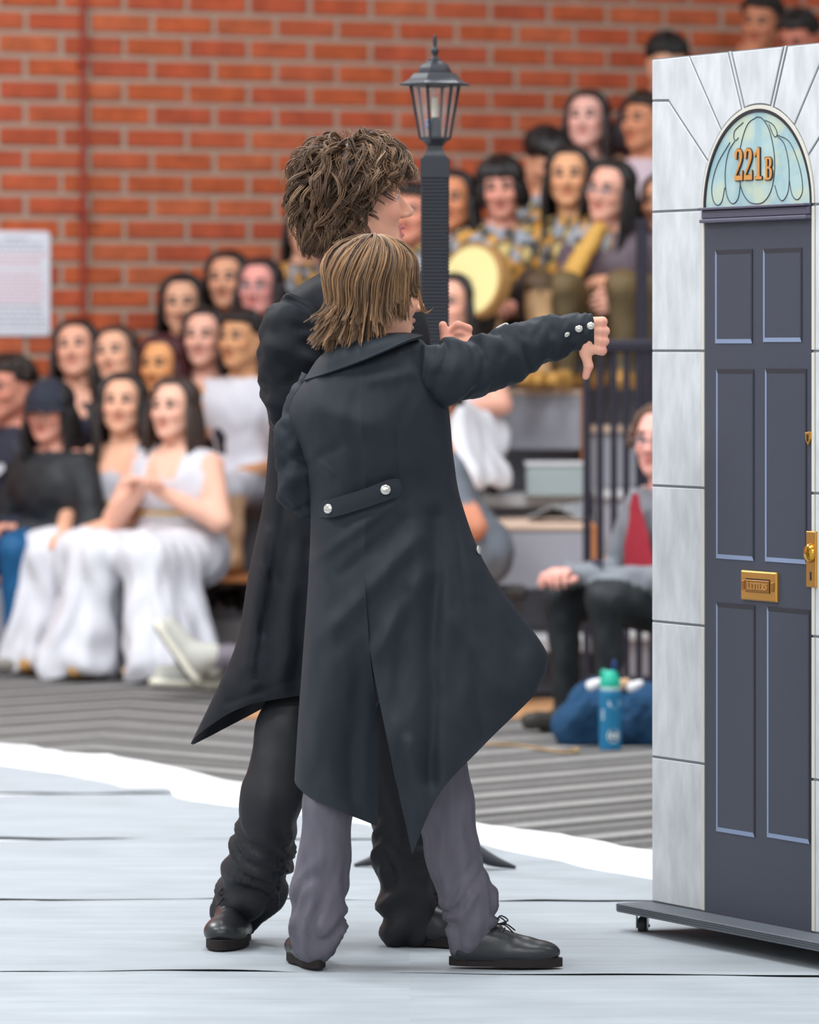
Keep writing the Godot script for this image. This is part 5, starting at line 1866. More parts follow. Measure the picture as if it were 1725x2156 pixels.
	part(t, "stool_top", bx(Vector3(-0.2, 0.1, -0.12), Vector3(0.2, 0.13, 0.14), 0.006), mat("stool_wood", rgb(164, 100, 62), 0.5))
	for x in [-0.16, 0.16]:
		for z in [-0.08, 0.1]:
			part(t, "leg", bx(Vector3(x - 0.018, 0.0, z - 0.018), Vector3(x + 0.018, 0.1, z + 0.018), 0.003), mat("stool_dark", rgb(48, 44, 46), 0.6))

# ------------------------------------------------------------------ the two actors
func drape(rows: Array, d0: float, base: Vector3, nu: int, nv: int, fold: Variant) -> Array:
	# control net of (pixel column, pixel row, metres towards the viewer) -> grid of points of the hanging cloth
	var out := []
	var w: int = rows[0].size()
	var h: int = rows.size()
	for r in nv + 1:
		var v := float(r) / nv * (h - 1)
		var line := []
		for q in w:
			var col := []
			for s in h: col.append(rows[s][q])
			line.append(spline(col, v))
		var row := PackedVector3Array()
		for q in nu + 1:
			var p := spline(line, float(q) / nu * (w - 1))
			var z := p.z
			if fold != null: z += fold.call(p.x, p.y, float(q) / nu, float(r) / nv)
			row.push_back(at(p.x, p.y, d0 - z) - base)
		out.append(row)
	return out

func crease(x: float, y: float, g: Array) -> float:
	# soft ridge (or valley) along a line: x0, y0, x1, y1, half width, height
	var a := Vector2(g[0], g[1])
	var ab := Vector2(g[2], g[3]) - a
	var p := Vector2(x, y) - a
	var t := p.dot(ab) / ab.length_squared()
	var e := 1.0 - smoothstep(0.5, 1.0, absf(t - 0.5) * 1.25)
	var s: float = (p - ab * clampf(t, 0.0, 1.0)).length() / g[4]
	return g[5] * exp(-s * s) * e

func shoe(parent: Node3D, where: Vector3, yaw: float, sc: float, roll := 0.0) -> void:
	var leather := mat("black_leather", rgb(34, 36, 40), 0.38)
	leather.clearcoat_enabled = true
	leather.clearcoat = 0.15
	leather.clearcoat_roughness = 0.3
	var s := Sdf.new(Vector3(-0.07, -0.01, -0.09), Vector3(0.07, 0.14, 0.24), 0.005)
	s.cone(Vector3(0, 0.05, -0.025), Vector3(0, 0.045, 0.05), 0.037, 0.036, 0.02, 1)
	s.cone(Vector3(0, 0.062, 0.025), Vector3(0.0, 0.04, 0.12), 0.037, 0.031, 0.02, 1)
	s.ell(Vector3(0.0, 0.034, 0.14), Vector3(0.045, 0.03, 0.066), 0.015, 1)
	s.cone(Vector3(0, 0.03, -0.02), Vector3(0, 0.03, 0.12), 0.036, 0.042, 0.015, 1, Vector3.UP, 1.3)
	s.cone(Vector3(0, 0.07, -0.015), Vector3(0, 0.085, -0.018), 0.033, 0.032, 0.015, 1)
	var a := Acc.new()
	s.net(a, Transform3D(), func(_p, _l): return Color.WHITE, func(p: Vector3, _n, _l) -> Vector3: return Vector3(p.x, maxf(p.y, 0.014), p.z))
	var xf := Transform3D(Basis(Vector3.UP, yaw) * Basis(Vector3.RIGHT, roll) * Basis.from_scale(Vector3.ONE * sc), where)
	var o := part(parent, "shoe", a.mesh(), leather, xf)
	var outline := PackedVector2Array()
	for q in 36:
		var w := TAU * q / 36.0
		var z := 0.0745 + cos(w) * 0.137
		var wid := lerpf(0.037, 0.047, smoothstep(0.0, 0.14, z)) - 0.006 * exp(-pow((z - 0.045) / 0.03, 2.0))
		outline.push_back(Vector2(sin(w) * wid * (1.0 if absf(cos(w)) < 0.95 else 0.98), z))
	a = Acc.new()
	var lay := Transform3D(Basis(Vector3.RIGHT, Vector3(0, 0, 1), Vector3(0, -1, 0)), Vector3.ZERO)
	poly_slab(a, outline, -0.021, 0.0, lay)
	poly_slab(a, outline, 0.0, -0.021, lay)
	part(o, "sole", a.mesh(), mat("dark_sole", rgb(58, 50, 50), 0.7))
	# tongue flaps and laces
	a = Acc.new()
	for q in 3:
		var z := 0.05 + 0.019 * q
		var y := 0.102 - 0.013 * q
		tube(a, sub([Vector3(-0.02, y - 0.008, z), Vector3(0, y + 0.001, z + 0.003), Vector3(0.02, y - 0.008, z)], 6), [0.0022], 6)
	for m in [-1.0, 1.0]:
		tube(a, sub([Vector3(0, 0.1, 0.05), Vector3(m * 0.016, 0.118, 0.06), Vector3(m * 0.026, 0.106, 0.078), Vector3(m * 0.006, 0.1, 0.06)], 10), [0.0018], 6)
		tube(a, sub([Vector3(0, 0.1, 0.052), Vector3(m * 0.014, 0.098, 0.075), Vector3(m * 0.026, 0.082, 0.095)], 8), [0.0018], 6)
	part(o, "laces", a.mesh(), mat("lace_black", rgb(22, 22, 24), 0.7))

func leg_chain(s: Sdf, pts: Array, d0: float, base: Vector3, label: int) -> void:
	# pts: pixel column, pixel row, metres towards the viewer, radius in pixels
	for q in pts.size() - 1:
		var a: Array = pts[q]
		var b: Array = pts[q + 1]
		s.cone(at(a[0], a[1], d0 - a[2]) - base, at(b[0], b[1], d0 - b[2]) - base, a[3] * d0 / F, b[3] * d0 / F, 0.02, label)

func sleeve_tube(parent: Node, pts: Array, d0: float, base: Vector3, m: Material, sd: float, folds: Array, called := "sleeve") -> MeshInstance3D:
	var p := []
	var r := []
	for e in pts:
		p.append(at(e[0], e[1], d0 - e[2]) - base)
		r.append(e[3] * d0 / F)
	var n := 70
	var pp := sub(p, n)
	var rr := []
	for q in n + 1:
		var t := float(q) / n * (r.size() - 1)
		var k := mini(int(t), r.size() - 2)
		rr.append(lerpf(r[k], r[k + 1], smoothstep(0.0, 1.0, t - k)))
	# open end: the rim turns in
	for q in 4:
		pp.append(pp[n] - (pp[n] - pp[n - 1]).normalized() * 0.004 * q)
		rr.append(rr[n] * (0.9 - 0.12 * q))
	var a := Acc.new()
	tube(a, pp, rr, 40)
	noise_a.frequency = 1.0
	for q in n:
		for k in 40:
			var i := q * 40 + k
			var c: Vector3 = pp[q]
			var w := (a.v[i] - c).normalized()
			var g := TAU * k / 40.0
			var h := 0.006 * noise_a.get_noise_3d(q * 0.11, cos(g) * 0.9 + sd, sin(g) * 0.9) + 0.003 * noise_a.get_noise_3d(q * 0.3, cos(g) * 2.0 + sd, sin(g) * 2.0)
			for f in folds:
				# fold across the sleeve: place, slant, width, depth
				var u: float = (float(q) / n - f[0] - f[1] * sin(g + f[4])) / f[2]
				h += f[3] * exp(-u * u)
			a.v[i] += w * h
	return part(parent, called, a.mesh(), m)

func button(parent: Node, px: float, py: float, d: float, base: Vector3, face: Vector3, r: float) -> void:
	var a := Acc.new()
	var z := look_basis(face)
	var b := Basis(z.x, z.z, -z.y)
	lathe_smooth(a, [Vector2(r * 0.6, -0.004), Vector2(r, 0.0), Vector2(r * 0.98, 0.0015), Vector2(r * 0.8, 0.0028), Vector2(r * 0.45, 0.0042), Vector2(0, 0.0046)], 18, Color.WHITE, Transform3D(b, at(px, py, d) - base))
	part(parent, "button", a.mesh(), mat("silver_button", rgb(214, 212, 206), 0.25, 0.7))

func lock(acc: Acc, xf: Transform3D, pts: Array, r0: float, r1: float, col: Color, n: int) -> void:
	var p := sub(pts, n)
	for q in p.size(): p[q] = xf * (p[q] as Vector3)
	var r := []
	for q in n + 1:
		var t := float(q) / n
		r.append(lerpf(r0, r1, t * t) * (0.7 + 0.3 * minf(1.0, t * 6.0)))
	tube(acc, p, r, 5, col)

func clump(acc: Acc, xf: Transform3D, pts: Array, n: int, spread: float, col: Color, steps: int) -> void:
	# a lock of several fine strands that run side by side and part towards the tips
	var p := sub(pts, steps)
	for s in n:
		var o := Vector3(rng.randf_range(-1, 1), rng.randf_range(-1, 1), rng.randf_range(-1, 1)) * spread
		var o2 := o + Vector3(rng.randf_range(-1, 1), rng.randf_range(-1, 1), rng.randf_range(-1, 1)) * spread * 0.7
		var k := rng.randf_range(0.82, 1.22)
		var r0 := rng.randf_range(0.0009, 0.0019)
		var q := []
		var r := []
		for e in steps + 1:
			var t := float(e) / steps
			q.append(xf * ((p[e] as Vector3) + o.lerp(o2, t) * (0.5 + 0.5 * sin(t * 2.6))))
			r.append(r0 * (1.0 - 0.75 * t * t))
		tube(acc, q, r, 4, Color(col.r * k, col.g * k, col.b * k))

func curly_hair(parent: Node3D, xf: Transform3D) -> void:
	var a := Acc.new()
	rng.seed = 21
	var cap := Acc.new()
	hair_cap(cap, 0.016, lin(52, 38, 28), 46.0, 122.0)
	a.add(cap, xf)
	var path := func(phi: float, al: float, off: float) -> Vector3:
		if al < 1.7: return scalp(phi, al, off)
		return scalp(phi, 1.7, off) + Vector3.DOWN * (al - 1.7) * 0.092 - Vector3(sin(phi), 0, cos(phi)) * 0.012 * (al - 1.7)
	for q in 760:
		var phi := deg_to_rad(rng.randf_range(-180, 180))
		var w := absf(phi)
		var far := lerpf(1.36, 3.0, smoothstep(0.75, 2.0, w))
		var a0 := far * pow(rng.randf(), 0.75) * 0.9
		var len := rng.randf_range(0.45, 1.0)
		var a1 := minf(a0 + len, far + rng.randf_range(-0.12, 0.12))
		if a1 - a0 < 0.25: a0 = a1 - 0.3
		var puff := rng.randf_range(0.012, 0.044) * (1.0 - 0.35 * smoothstep(1.5, 2.6, a0))
		var ph := rng.randf() * TAU
		var turns := rng.randf_range(0.5, 1.25)
		var amp := rng.randf_range(0.007, 0.017)
		var dphi := rng.randf_range(-0.4, 0.4)
		var pts := []
		for s in 9:
			var t := s / 8.0
			var al := lerpf(a0, a1, t)
			var f := phi + dphi * t
			var p: Vector3 = path.call(f, al, 0.006 + puff * sin(minf(t * 1.7, 1.0) * PI * 0.5))
			var nrm := (p - SKULL).normalized()
			var side := nrm.cross(Vector3.UP).normalized() if absf(nrm.y) < 0.98 else Vector3.RIGHT
			var k := amp * smoothstep(0.0, 0.4, t)
			p += side * sin(ph + t * turns * TAU) * k + nrm * cos(ph + t * turns * TAU) * k * 0.7
			pts.append(p)
		var c := lin(66, 47, 35).lerp(lin(138, 106, 80), rng.randf() * 0.9)
		if rng.randf() > 0.9: c = lin(160, 128, 100)
		clump(a, xf, pts, 7, rng.randf_range(0.003, 0.0075), c, 12)
	# loose hairs on the outline
	for q in 70:
		var phi := deg_to_rad(rng.randf_range(-180, 180))
		var a0 := rng.randf_range(0.0, 1.2)
		var pts := []
		for s in 5:
			var t := s / 4.0
			pts.append(scalp(phi + t * rng.randf_range(-0.3, 0.3), a0 + t * rng.randf_range(0.2, 0.7), 0.02 + 0.03 * sin(t * 2.4)))
		lock(a, xf, pts, 0.0006, 0.0003, lin(130, 98, 72), 10)
	part(parent, "curly_hair", a.mesh(), hair_mat(), Transform3D(), "tousled brown curls")

func hair_mat() -> StandardMaterial3D:
	return vmat("actor_hair", 0.55)

func straight_hair(parent: Node3D, xf: Transform3D) -> void:
	var a := Acc.new()
	rng.seed = 33
	var cap := Acc.new()
	hair_cap(cap, 0.011, lin(104, 74, 48), 42.0, 112.0)
	a.add(cap, xf)
	for q in 900:
		var phi := deg_to_rad(rng.randf_range(-180, 180))
		var w := absf(phi)
		if w < deg_to_rad(22): phi = (1.0 if phi > 0.0 else -1.0) * deg_to_rad(rng.randf_range(22, 62))
		w = absf(phi)
		var back := smoothstep(deg_to_rad(66), deg_to_rad(100), w)
		var a0 := rng.randf_range(0.03, 0.9)
		var off := rng.randf_range(0.004, 0.017)
		var a1 := lerpf(1.32, 1.72, back) + rng.randf_range(-0.04, 0.04)
		var drop := lerpf(rng.randf_range(0.035, 0.07), rng.randf_range(0.085, 0.165), back)
		if w > deg_to_rad(52) and w < deg_to_rad(88): drop = rng.randf_range(0.07, 0.125)
		var pts := []
		for s in 5:
			var t := s / 4.0
			pts.append(scalp(phi * lerpf(0.86, 1.0, t), lerpf(a0, a1, t), off + 0.004 * sin(t * PI)))
		var p: Vector3 = pts[-1]
		var out := Vector3(sin(phi), 0, cos(phi))
		var flick := rng.randf_range(-0.012, 0.034) * lerpf(0.35, 1.2, back)
		var sway := rng.randf_range(-0.006, 0.006)
		for s in range(1, 6):
			var t := s / 5.0
			pts.append(p + Vector3.DOWN * drop * t * (1.0 - 0.12 * t * maxf(0.0, flick * 20.0)) + out * (flick * t * t * t - 0.014 * sin(t * 2.6) * back) + Vector3(sway * sin(t * 3.0), 0, sway * t))
		var c := lin(100, 74, 52).lerp(lin(168, 128, 90), pow(rng.randf(), 1.2))
		if rng.randf() < 0.2: c = lin(84, 62, 46)
		clump(a, xf, pts, 5, rng.randf_range(0.0015, 0.005), c, 14)
	# long wisps past the nose
	for q in 7:
		var pts := [scalp(-0.75, 1.0, 0.012), scalp(-0.62, 1.35, 0.014), SKULL + Vector3(-0.04, -0.045, 0.106 + 0.001 * q), SKULL + Vector3(-0.022 + 0.002 * q, -0.068, 0.124 + 0.003 * q), SKULL + Vector3(-0.012, -0.072 + 0.0025 * q, 0.142 + 0.002 * q)]
		lock(a, xf, pts, 0.0014, 0.0005, lin(176, 130, 84), 14)
	part(parent, "straight_hair", a.mesh(), hair_mat(), Transform3D(), "chin length light brown hair")

func build_actors() -> void:
	rng.seed = 2
	noise_a.frequency = 1.0
	tall_actor()
	near_actor()

func suit(key: String, c: Color) -> StandardMaterial3D:
	var m := relief(mat(key, c, 0.62), tex_weave, 14.0, 0.02)
	m.rim_enabled = true
	m.rim = 0.16
	m.metallic_specular = 0.3
	m.rim_tint = 0.6
	return m

func tall_actor() -> void:
	var d0 := 11.42
	var base := Vector3(at(690, 730, d0).x, 0, -d0)
	var t := thing("person", "tall actor with tousled brown curls in a long black frock coat", "person", base)
	var black := suit("black_suiting", rgb(24, 27, 33))
	var skin := lin(250, 182, 154)
	# body: legs in black trousers, trunk, neck, head, left hand
	var s := Sdf.new(Vector3(-0.36, 0.0, -0.3), Vector3(0.42, 1.62, 0.26), 0.0105)
	leg_chain(s, [[690, 1300, 0.0, 80], [650, 1420, -0.01, 66], [604, 1540, 0.03, 64], [572, 1680, 0.06, 64], [552, 1800, 0.0, 66], [530, 1870, -0.07, 64], [500, 1920, -0.12, 54]], d0, base, 1)
	leg_chain(s, [[740, 1300, -0.03, 95], [800, 1480, -0.03, 78], [838, 1650, -0.03, 64], [850, 1800, -0.03, 60], [862, 1900, -0.03, 57], [862, 1950, -0.03, 56]], d0, base, 1)
	leg_chain(s, [[715, 1290, 0, 110], [720, 1050, 0, 105], [725, 850, 0.0, 110], [728, 690, 0, 88]], d0, base, 1)
	leg_chain(s, [[735, 640, 0.0, 58], [748, 520, 0.0, 52]], d0, base, 2)
	var push := func(p: Vector3, n: Vector3, l: int) -> Vector3:
		if l == 2 or p.y > 0.9: return p
		var low := 1.0 - smoothstep(0.12, 0.42, p.y)
		var h := 0.008 * low * sin(p.y * 55.0 + 14.0 * noise_a.get_noise_3d(p.x * 5.0, p.y * 3.0, p.z * 5.0)) + 0.006 * noise_a.get_noise_3d(p.x * 11.0, p.y * 6.0, p.z * 11.0 + 3.0)
		return p + n * h
	var acc := Acc.new()
	s.net(acc, Transform3D(), func(_p, l): return skin if l == 2 else lin(22, 25, 30), push)
	var hx := Transform3D(Basis.from_euler(Vector3(deg_to_rad(-3), deg_to_rad(97), deg_to_rad(0))), at(752, 430, d0) - base)
	add_head(acc, make_head(0.0036, 1.06), hx, skin, lin(218, 128, 124), lin(78, 56, 42), lin(48, 34, 28))
	# hand with the thumb up, held before the lamp post
	var hb := Sdf.new(Vector3(-0.06, -0.09, -0.05), Vector3(0.09, 0.06, 0.05), 0.0035)
	hb.ell(Vector3(0.004, -0.014, 0), Vector3(0.03, 0.03, 0.02), 0.01, 1)
	hb.cone(Vector3(0.03, -0.06, -0.01), Vector3(0.008, -0.02, 0), 0.024, 0.024, 0.015, 1)
	for q in 4:
		var y := 0.016 - 0.017 * q
		hb.cone(Vector3(0.024, y + 0.004, -0.004), Vector3(0.002, y + 0.012, 0.018), 0.0105, 0.0098, 0.004, 1)
		hb.cone(Vector3(0.002, y + 0.012, 0.018), Vector3(-0.018, y - 0.002, 0.014), 0.0095, 0.0085, 0.004, 1)
		hb.cone(Vector3(-0.018, y - 0.002, 0.014), Vector3(-0.012, y - 0.006, -0.004), 0.0085, 0.0078, 0.004, 1)
	hb.cone(Vector3(-0.008, -0.02, 0.012), Vector3(-0.026, -0.002, 0.02), 0.012, 0.0115, 0.008, 1)
	hb.cone(Vector3(-0.026, -0.002, 0.02), Vector3(-0.0315, 0.028, 0.018), 0.0115, 0.0095, 0.004, 1)
	hb.net(acc, Transform3D(Basis(), at(963, 712, d0 + 0.02) - base), func(p: Vector3, _l): return skin.lerp(lin(226, 140, 122), 0.5 if p.y > 0.006 else 0.15))
	part(t, "body", acc.mesh(), vmat("actor_skin_and_cloth", 0.6))
	curly_hair(t, hx)
	# frock coat
	var rows := [
		[Vector3(775, 565, -0.10), Vector3(712, 556, -0.03), Vector3(712, 556, 0.05), Vector3(745, 556, 0.075), Vector3(795, 560, 0.06), Vector3(815, 565, 0.0), Vector3(800, 570, -0.08)],
		[Vector3(700, 650, -0.14), Vector3(604, 632, -0.05), Vector3(632, 628, 0.07), Vector3(720, 615, 0.12), Vector3(815, 630, 0.10), Vector3(890, 650, 0.0), Vector3(830, 660, -0.12)],
		[Vector3(680, 780, -0.16), Vector3(578, 770, -0.05), Vector3(612, 768, 0.09), Vector3(720, 765, 0.155), Vector3(840, 770, 0.13), Vector3(910, 775, 0.0), Vector3(830, 780, -0.15)],
		[Vector3(680, 910, -0.15), Vector3(570, 900, -0.04), Vector3(612, 900, 0.085), Vector3(720, 900, 0.14), Vector3(840, 900, 0.12), Vector3(895, 900, 0.0), Vector3(830, 900, -0.14)],
		[Vector3(680, 1050, -0.13), Vector3(558, 1050, -0.04), Vector3(602, 1050, 0.075), Vector3(720, 1050, 0.12), Vector3(830, 1050, 0.10), Vector3(885, 1050, 0.0), Vector3(820, 1050, -0.12)],
		[Vector3(660, 1200, -0.15), Vector3(527, 1200, -0.04), Vector3(582, 1205, 0.09), Vector3(710, 1205, 0.14), Vector3(840, 1200, 0.12), Vector3(890, 1200, 0.0), Vector3(820, 1200, -0.14)],
		[Vector3(645, 1330, -0.16), Vector3(503, 1340, -0.03), Vector3(570, 1345, 0.10), Vector3(700, 1345, 0.14), Vector3(830, 1340, 0.12), Vector3(890, 1330, 0.0), Vector3(820, 1330, -0.15)],
		[Vector3(620, 1410, -0.16), Vector3(466, 1435, -0.02), Vector3(540, 1425, 0.09), Vector3(690, 1405, 0.14), Vector3(810, 1390, 0.12), Vector3(880, 1380, 0.0), Vector3(820, 1380, -0.15)],
		[Vector3(590, 1470, -0.16), Vector3(404, 1566, -0.02), Vector3(503, 1491, 0.07), Vector3(690, 1455, 0.14), Vector3(800, 1430, 0.12), Vector3(870, 1420, 0.0), Vector3(820, 1420, -0.15)]]
	var g := [[560, 1120, 520, 1400, 16, 0.014], [600, 1050, 540, 1430, 5, -0.006], [640, 1000, 590, 1440, 24, 0.016], [610, 1130, 560, 1330, 18, -0.014], [560, 905, 640, 960, 14, -0.01], [590, 1250, 540, 1190, 12, 0.008], [620, 1000, 660, 1130, 18, 0.012], [620, 1430, 480, 1480, 8, -0.004]]
	var fold := func(x: float, y: float, _u, v: float) -> float:
		var h := (0.003 + 0.008 * v) * noise_a.get_noise_2d(x * 0.016, y * 0.004 + 11.0) + 0.0025 * noise_a.get_noise_2d(x * 0.03, y * 0.014)
		for e in g: h += crease(x, y, e)
		return h
	var a := Acc.new()
	sheet(a, drape(rows, d0, base, 90, 150, fold), 0.0035)
	var coat := part(t, "frock_coat", a.mesh(), black)
	# stand collar
	a = Acc.new()
	var col := [
		[Vector3(790, 520, -0.07), Vector3(722, 512, -0.02), Vector3(720, 516, 0.045), Vector3(752, 520, 0.06), Vector3(800, 530, 0.045)],
		[Vector3(785, 550, -0.08), Vector3(700, 538, -0.02), Vector3(703, 545, 0.05), Vector3(745, 552, 0.072), Vector3(800, 560, 0.05)],
		[Vector3(785, 575, -0.09), Vector3(688, 562, -0.02), Vector3(695, 575, 0.058), Vector3(745, 580, 0.085), Vector3(805, 585, 0.055)]]
	sheet(a, drape(col, d0, base, 40, 10, null), 0.004)
	part(coat, "stand_collar", a.mesh(), black)
	sleeve_tube(t, [[648, 655, 0.07, 62], [622, 705, 0.09, 76], [617, 790, 0.10, 73], [626, 870, 0.10, 62], [665, 940, 0.08, 56], [740, 960, 0.04, 52], [830, 930, 0.0, 46]], d0, base, black, 3.0, [[0.16, 0.05, 0.025, -0.006, 0.5], [0.24, -0.06, 0.03, 0.008, 1.2], [0.33, 0.07, 0.025, -0.007, 0.2], [0.42, -0.05, 0.03, 0.009, 2.0], [0.5, 0.05, 0.03, -0.008, 0.8], [0.06, 0.0, 0.015, -0.005, 0.0]])
	sleeve_tube(t, [[850, 740, -0.04, 40], [925, 788, -0.06, 40], [1000, 784, -0.08, 34], [1026, 768, -0.07, 32], [1004, 752, -0.04, 28], [980, 736, -0.02, 25]], d0, base, black, 7.0, [[0.3, 0.05, 0.03, -0.006, 0.5], [0.55, 0.05, 0.03, 0.006, 0.5]])
	# white shirt cuff edge
	a = Acc.new()
	var cuff := []
	for r in [[1028, 706], [1040, 695], [1054, 686], [1067, 681], [1072, 688]]: cuff.append(at(r[0], r[1], d0 + 0.0) - base)
	tube(a, sub(cuff, 16), [0.0016], 8)
	part(t, "shirt_cuff", a.mesh(), mat("shirt_white", rgb(240, 240, 244), 0.7), Transform3D(), "white shirt cuff")
	# shoes
	shoe(t, Vector3(at(496, 730, d0).x, 0.011, -d0 - 0.12) - base, deg_to_rad(-9), 1.02)
	shoe(t, Vector3(at(872, 730, d0).x, 0.011, -d0 - 0.03) - base, deg_to_rad(72), 1.0)

func near_actor() -> void:
	var d0 := 11.04
	var base := Vector3(at(800, 730, d0).x, 0, -d0)
	var t := thing("person", "shorter actor with light brown hair in a grey black tailcoat, thumb down", "person", base)
	var cloth := suit("charcoal_suiting", rgb(41, 46, 53))
	var skin := lin(250, 188, 160)
	var s := Sdf.new(Vector3(-0.3, 0.0, -0.26), Vector3(0.36, 1.45, 0.26), 0.0095)
	leg_chain(s, [[760, 1320, 0.0, 90], [715, 1500, 0.02, 70], [692, 1690, 0.03, 53], [684, 1800, 0.03, 50], [673, 1880, 0.03, 52], [669, 1945, 0.03, 55], [661, 1983, 0.03, 44]], d0, base, 1)
	leg_chain(s, [[840, 1320, 0.0, 90], [900, 1500, 0.0, 72], [933, 1690, 0.0, 60], [952, 1800, 0.0, 55], [985, 1890, 0.0, 54], [994, 1945, 0.0, 51], [990, 1978, 0.0, 46]], d0, base, 1)
	leg_chain(s, [[800, 1300, 0, 105], [800, 1060, 0, 95], [790, 900, 0.0, 105], [785, 810, 0, 85]], d0, base, 1)
	leg_chain(s, [[790, 770, 0.0, 55], [792, 690, 0.0, 50]], d0, base, 2)
	var push := func(p: Vector3, n: Vector3, l: int) -> Vector3:
		if l == 2 or p.y > 0.75: return p
		var low := 1.0 - smoothstep(0.1, 0.32, p.y)
		var h := 0.006 * low * sin(p.y * 60.0 + 1.6 * atan2(p.z, p.x - signf(p.x) * 0.14) + 9.0 * noise_a.get_noise_3d(p.x * 9.0, p.y * 6.0, p.z * 9.0)) + 0.005 * noise_a.get_noise_3d(p.x * 12.0, p.y * 6.0, p.z * 12.0)
		return p + n * h
	var acc := Acc.new()
	s.net(acc, Transform3D(), func(p: Vector3, l):
		if l == 2: return skin
		var k := 1.0 + 0.16 * noise_a.get_noise_3d(p.x * 60.0, p.y * 8.0, p.z * 60.0)
		return lin(94, 90, 101) * Color(k, k, k), push)
	var hx := Transform3D(Basis.from_euler(Vector3(deg_to_rad(4), deg_to_rad(113), deg_to_rad(0))).scaled(Vector3.ONE * 0.93), at(789, 618, d0) - base)
	add_head(acc, make_head(0.0036, 0.95), hx, skin, lin(224, 160, 144), lin(150, 112, 78), lin(70, 74, 70))
	# fist with the thumb turned down
	var f := Sdf.new(Vector3(-0.09, -0.12, -0.06), Vector3(0.06, 0.06, 0.05), 0.0032)
	f.ell(Vector3(-0.002, 0.0, 0.0), Vector3(0.026, 0.036, 0.02), 0.012, 1)
	f.cone(Vector3(-0.07, 0.004, 0), Vector3(-0.015, 0.0, 0), 0.024, 0.025, 0.015, 1, Vector3(0, 0, 1), 1.2)
	for q in 4:
		var y: float = [-0.031, -0.0105, 0.0105, 0.030][q]
		var l: float = [0.0, 0.003, 0.002, -0.005][q]
		f.cone(Vector3(-0.004, y * 0.9, 0.014), Vector3(0.024 + l, y, 0.007), 0.0112, 0.0106, 0.0035, 1)
		f.cone(Vector3(0.024 + l, y, 0.007), Vector3(0.022 + l, y, -0.02), 0.0103, 0.0095, 0.0035, 1)
		f.cone(Vector3(0.022 + l, y, -0.02), Vector3(0.0, y, -0.026), 0.0095, 0.0085, 0.0035, 1)
	f.cone(Vector3(-0.012, -0.012, 0.01), Vector3(-0.0105, -0.04, 0.012), 0.0155, 0.0125, 0.012, 1)
	f.cone(Vector3(-0.0105, -0.04, 0.012), Vector3(-0.001, -0.066, 0.012), 0.0118, 0.0098, 0.004, 1)
	f.cone(Vector3(-0.001, -0.066, 0.012), Vector3(-0.0045, -0.089, 0.012), 0.0102, 0.0078, 0.004, 1)
	f.net(acc, Transform3D(Basis(Vector3.BACK, deg_to_rad(-6)), at(1247, 705, d0 + 0.03) - base), func(p: Vector3, _l): return skin.lerp(lin(228, 150, 138), 0.55 if p.x > 0.02 or p.y < -0.07 else 0.2))
	part(t, "body", acc.mesh(), relief(vmat("actor_tweed", 0.7), tex_weave, 10.0, 0.02))
	straight_hair(t, hx)
	# tailcoat: left and right panel share the back seam down to the vent
	var top := [
		[Vector3(800, 735, -0.09), Vector3(740, 730, -0.07), Vector3(722, 728, -0.02), Vector3(738, 728, 0.035), Vector3(770, 722, 0.055), Vector3(800, 716, 0.06), Vector3(832, 711, 0.05), Vector3(856, 707, 0.025), Vector3(872, 708, -0.02), Vector3(850, 715, -0.08)],
		[Vector3(790, 800, -0.13), Vector3(690, 800, -0.11), Vector3(642, 798, -0.03), Vector3(668, 786, 0.055), Vector3(715, 774, 0.095), Vector3(770, 762, 0.11), Vector3(830, 748, 0.10), Vector3(878, 737, 0.065), Vector3(902, 735, 0.0), Vector3(860, 765, -0.10)],
		[Vector3(780, 880, -0.16), Vector3(660, 880, -0.13), Vector3(608, 868, -0.03), Vector3(632, 870, 0.065), Vector3(690, 865, 0.125), Vector3(760, 860, 0.145), Vector3(835, 855, 0.135), Vector3(900, 848, 0.09), Vector3(942, 848, 0.0), Vector3(900, 860, -0.12)],
		[Vector3(790, 970, -0.15), Vector3(690, 965, -0.12), Vector3(636, 960, -0.02), Vector3(655, 960, 0.06), Vector3(702, 960, 0.12), Vector3(768, 960, 0.14), Vector3(840, 960, 0.13), Vector3(905, 960, 0.085), Vector3(955, 960, 0.0), Vector3(900, 965, -0.12)],
		[Vector3(800, 1060, -0.13), Vector3(705, 1060, -0.11), Vector3(655, 1060, -0.02), Vector3(668, 1065, 0.05), Vector3(705, 1068, 0.10), Vector3(770, 1056, 0.12), Vector3(845, 1046, 0.11), Vector3(915, 1050, 0.07), Vector3(973, 1060, -0.01), Vector3(920, 1060, -0.11)],
		[Vector3(800, 1200, -0.14), Vector3(700, 1200, -0.12), Vector3(652, 1200, -0.02), Vector3(665, 1205, 0.06), Vector3(708, 1206, 0.12), Vector3(768, 1200, 0.15), Vector3(850, 1195, 0.145), Vector3(945, 1195, 0.10), Vector3(1029, 1200, 0.0), Vector3(960, 1200, -0.12)],
		[Vector3(760, 1360, -0.16), Vector3(690, 1360, -0.13), Vector3(641, 1360, -0.02), Vector3(655, 1365, 0.08), Vector3(708, 1366, 0.14), Vector3(778, 1360, 0.16), Vector3(858, 1355, 0.17), Vector3(985, 1350, 0.11), Vector3(1139, 1352, 0.0), Vector3(1040, 1350, -0.12)]]
	var left := []
	var right := []
	for r in top:
		left.append(r.slice(0, 6))
		right.append(r.slice(5, 10))
	left.append([Vector3(750, 1480, -0.17), Vector3(685, 1490, -0.13), Vector3(630, 1510, -0.02), Vector3(646, 1530, 0.08), Vector3(705, 1540, 0.125), Vector3(796, 1540, 0.10)])
	left.append([Vector3(745, 1560, -0.17), Vector3(680, 1590, -0.12), Vector3(621, 1636, -0.02), Vector3(648, 1676, 0.07), Vector3(712, 1706, 0.11), Vector3(796, 1740, 0.07)])
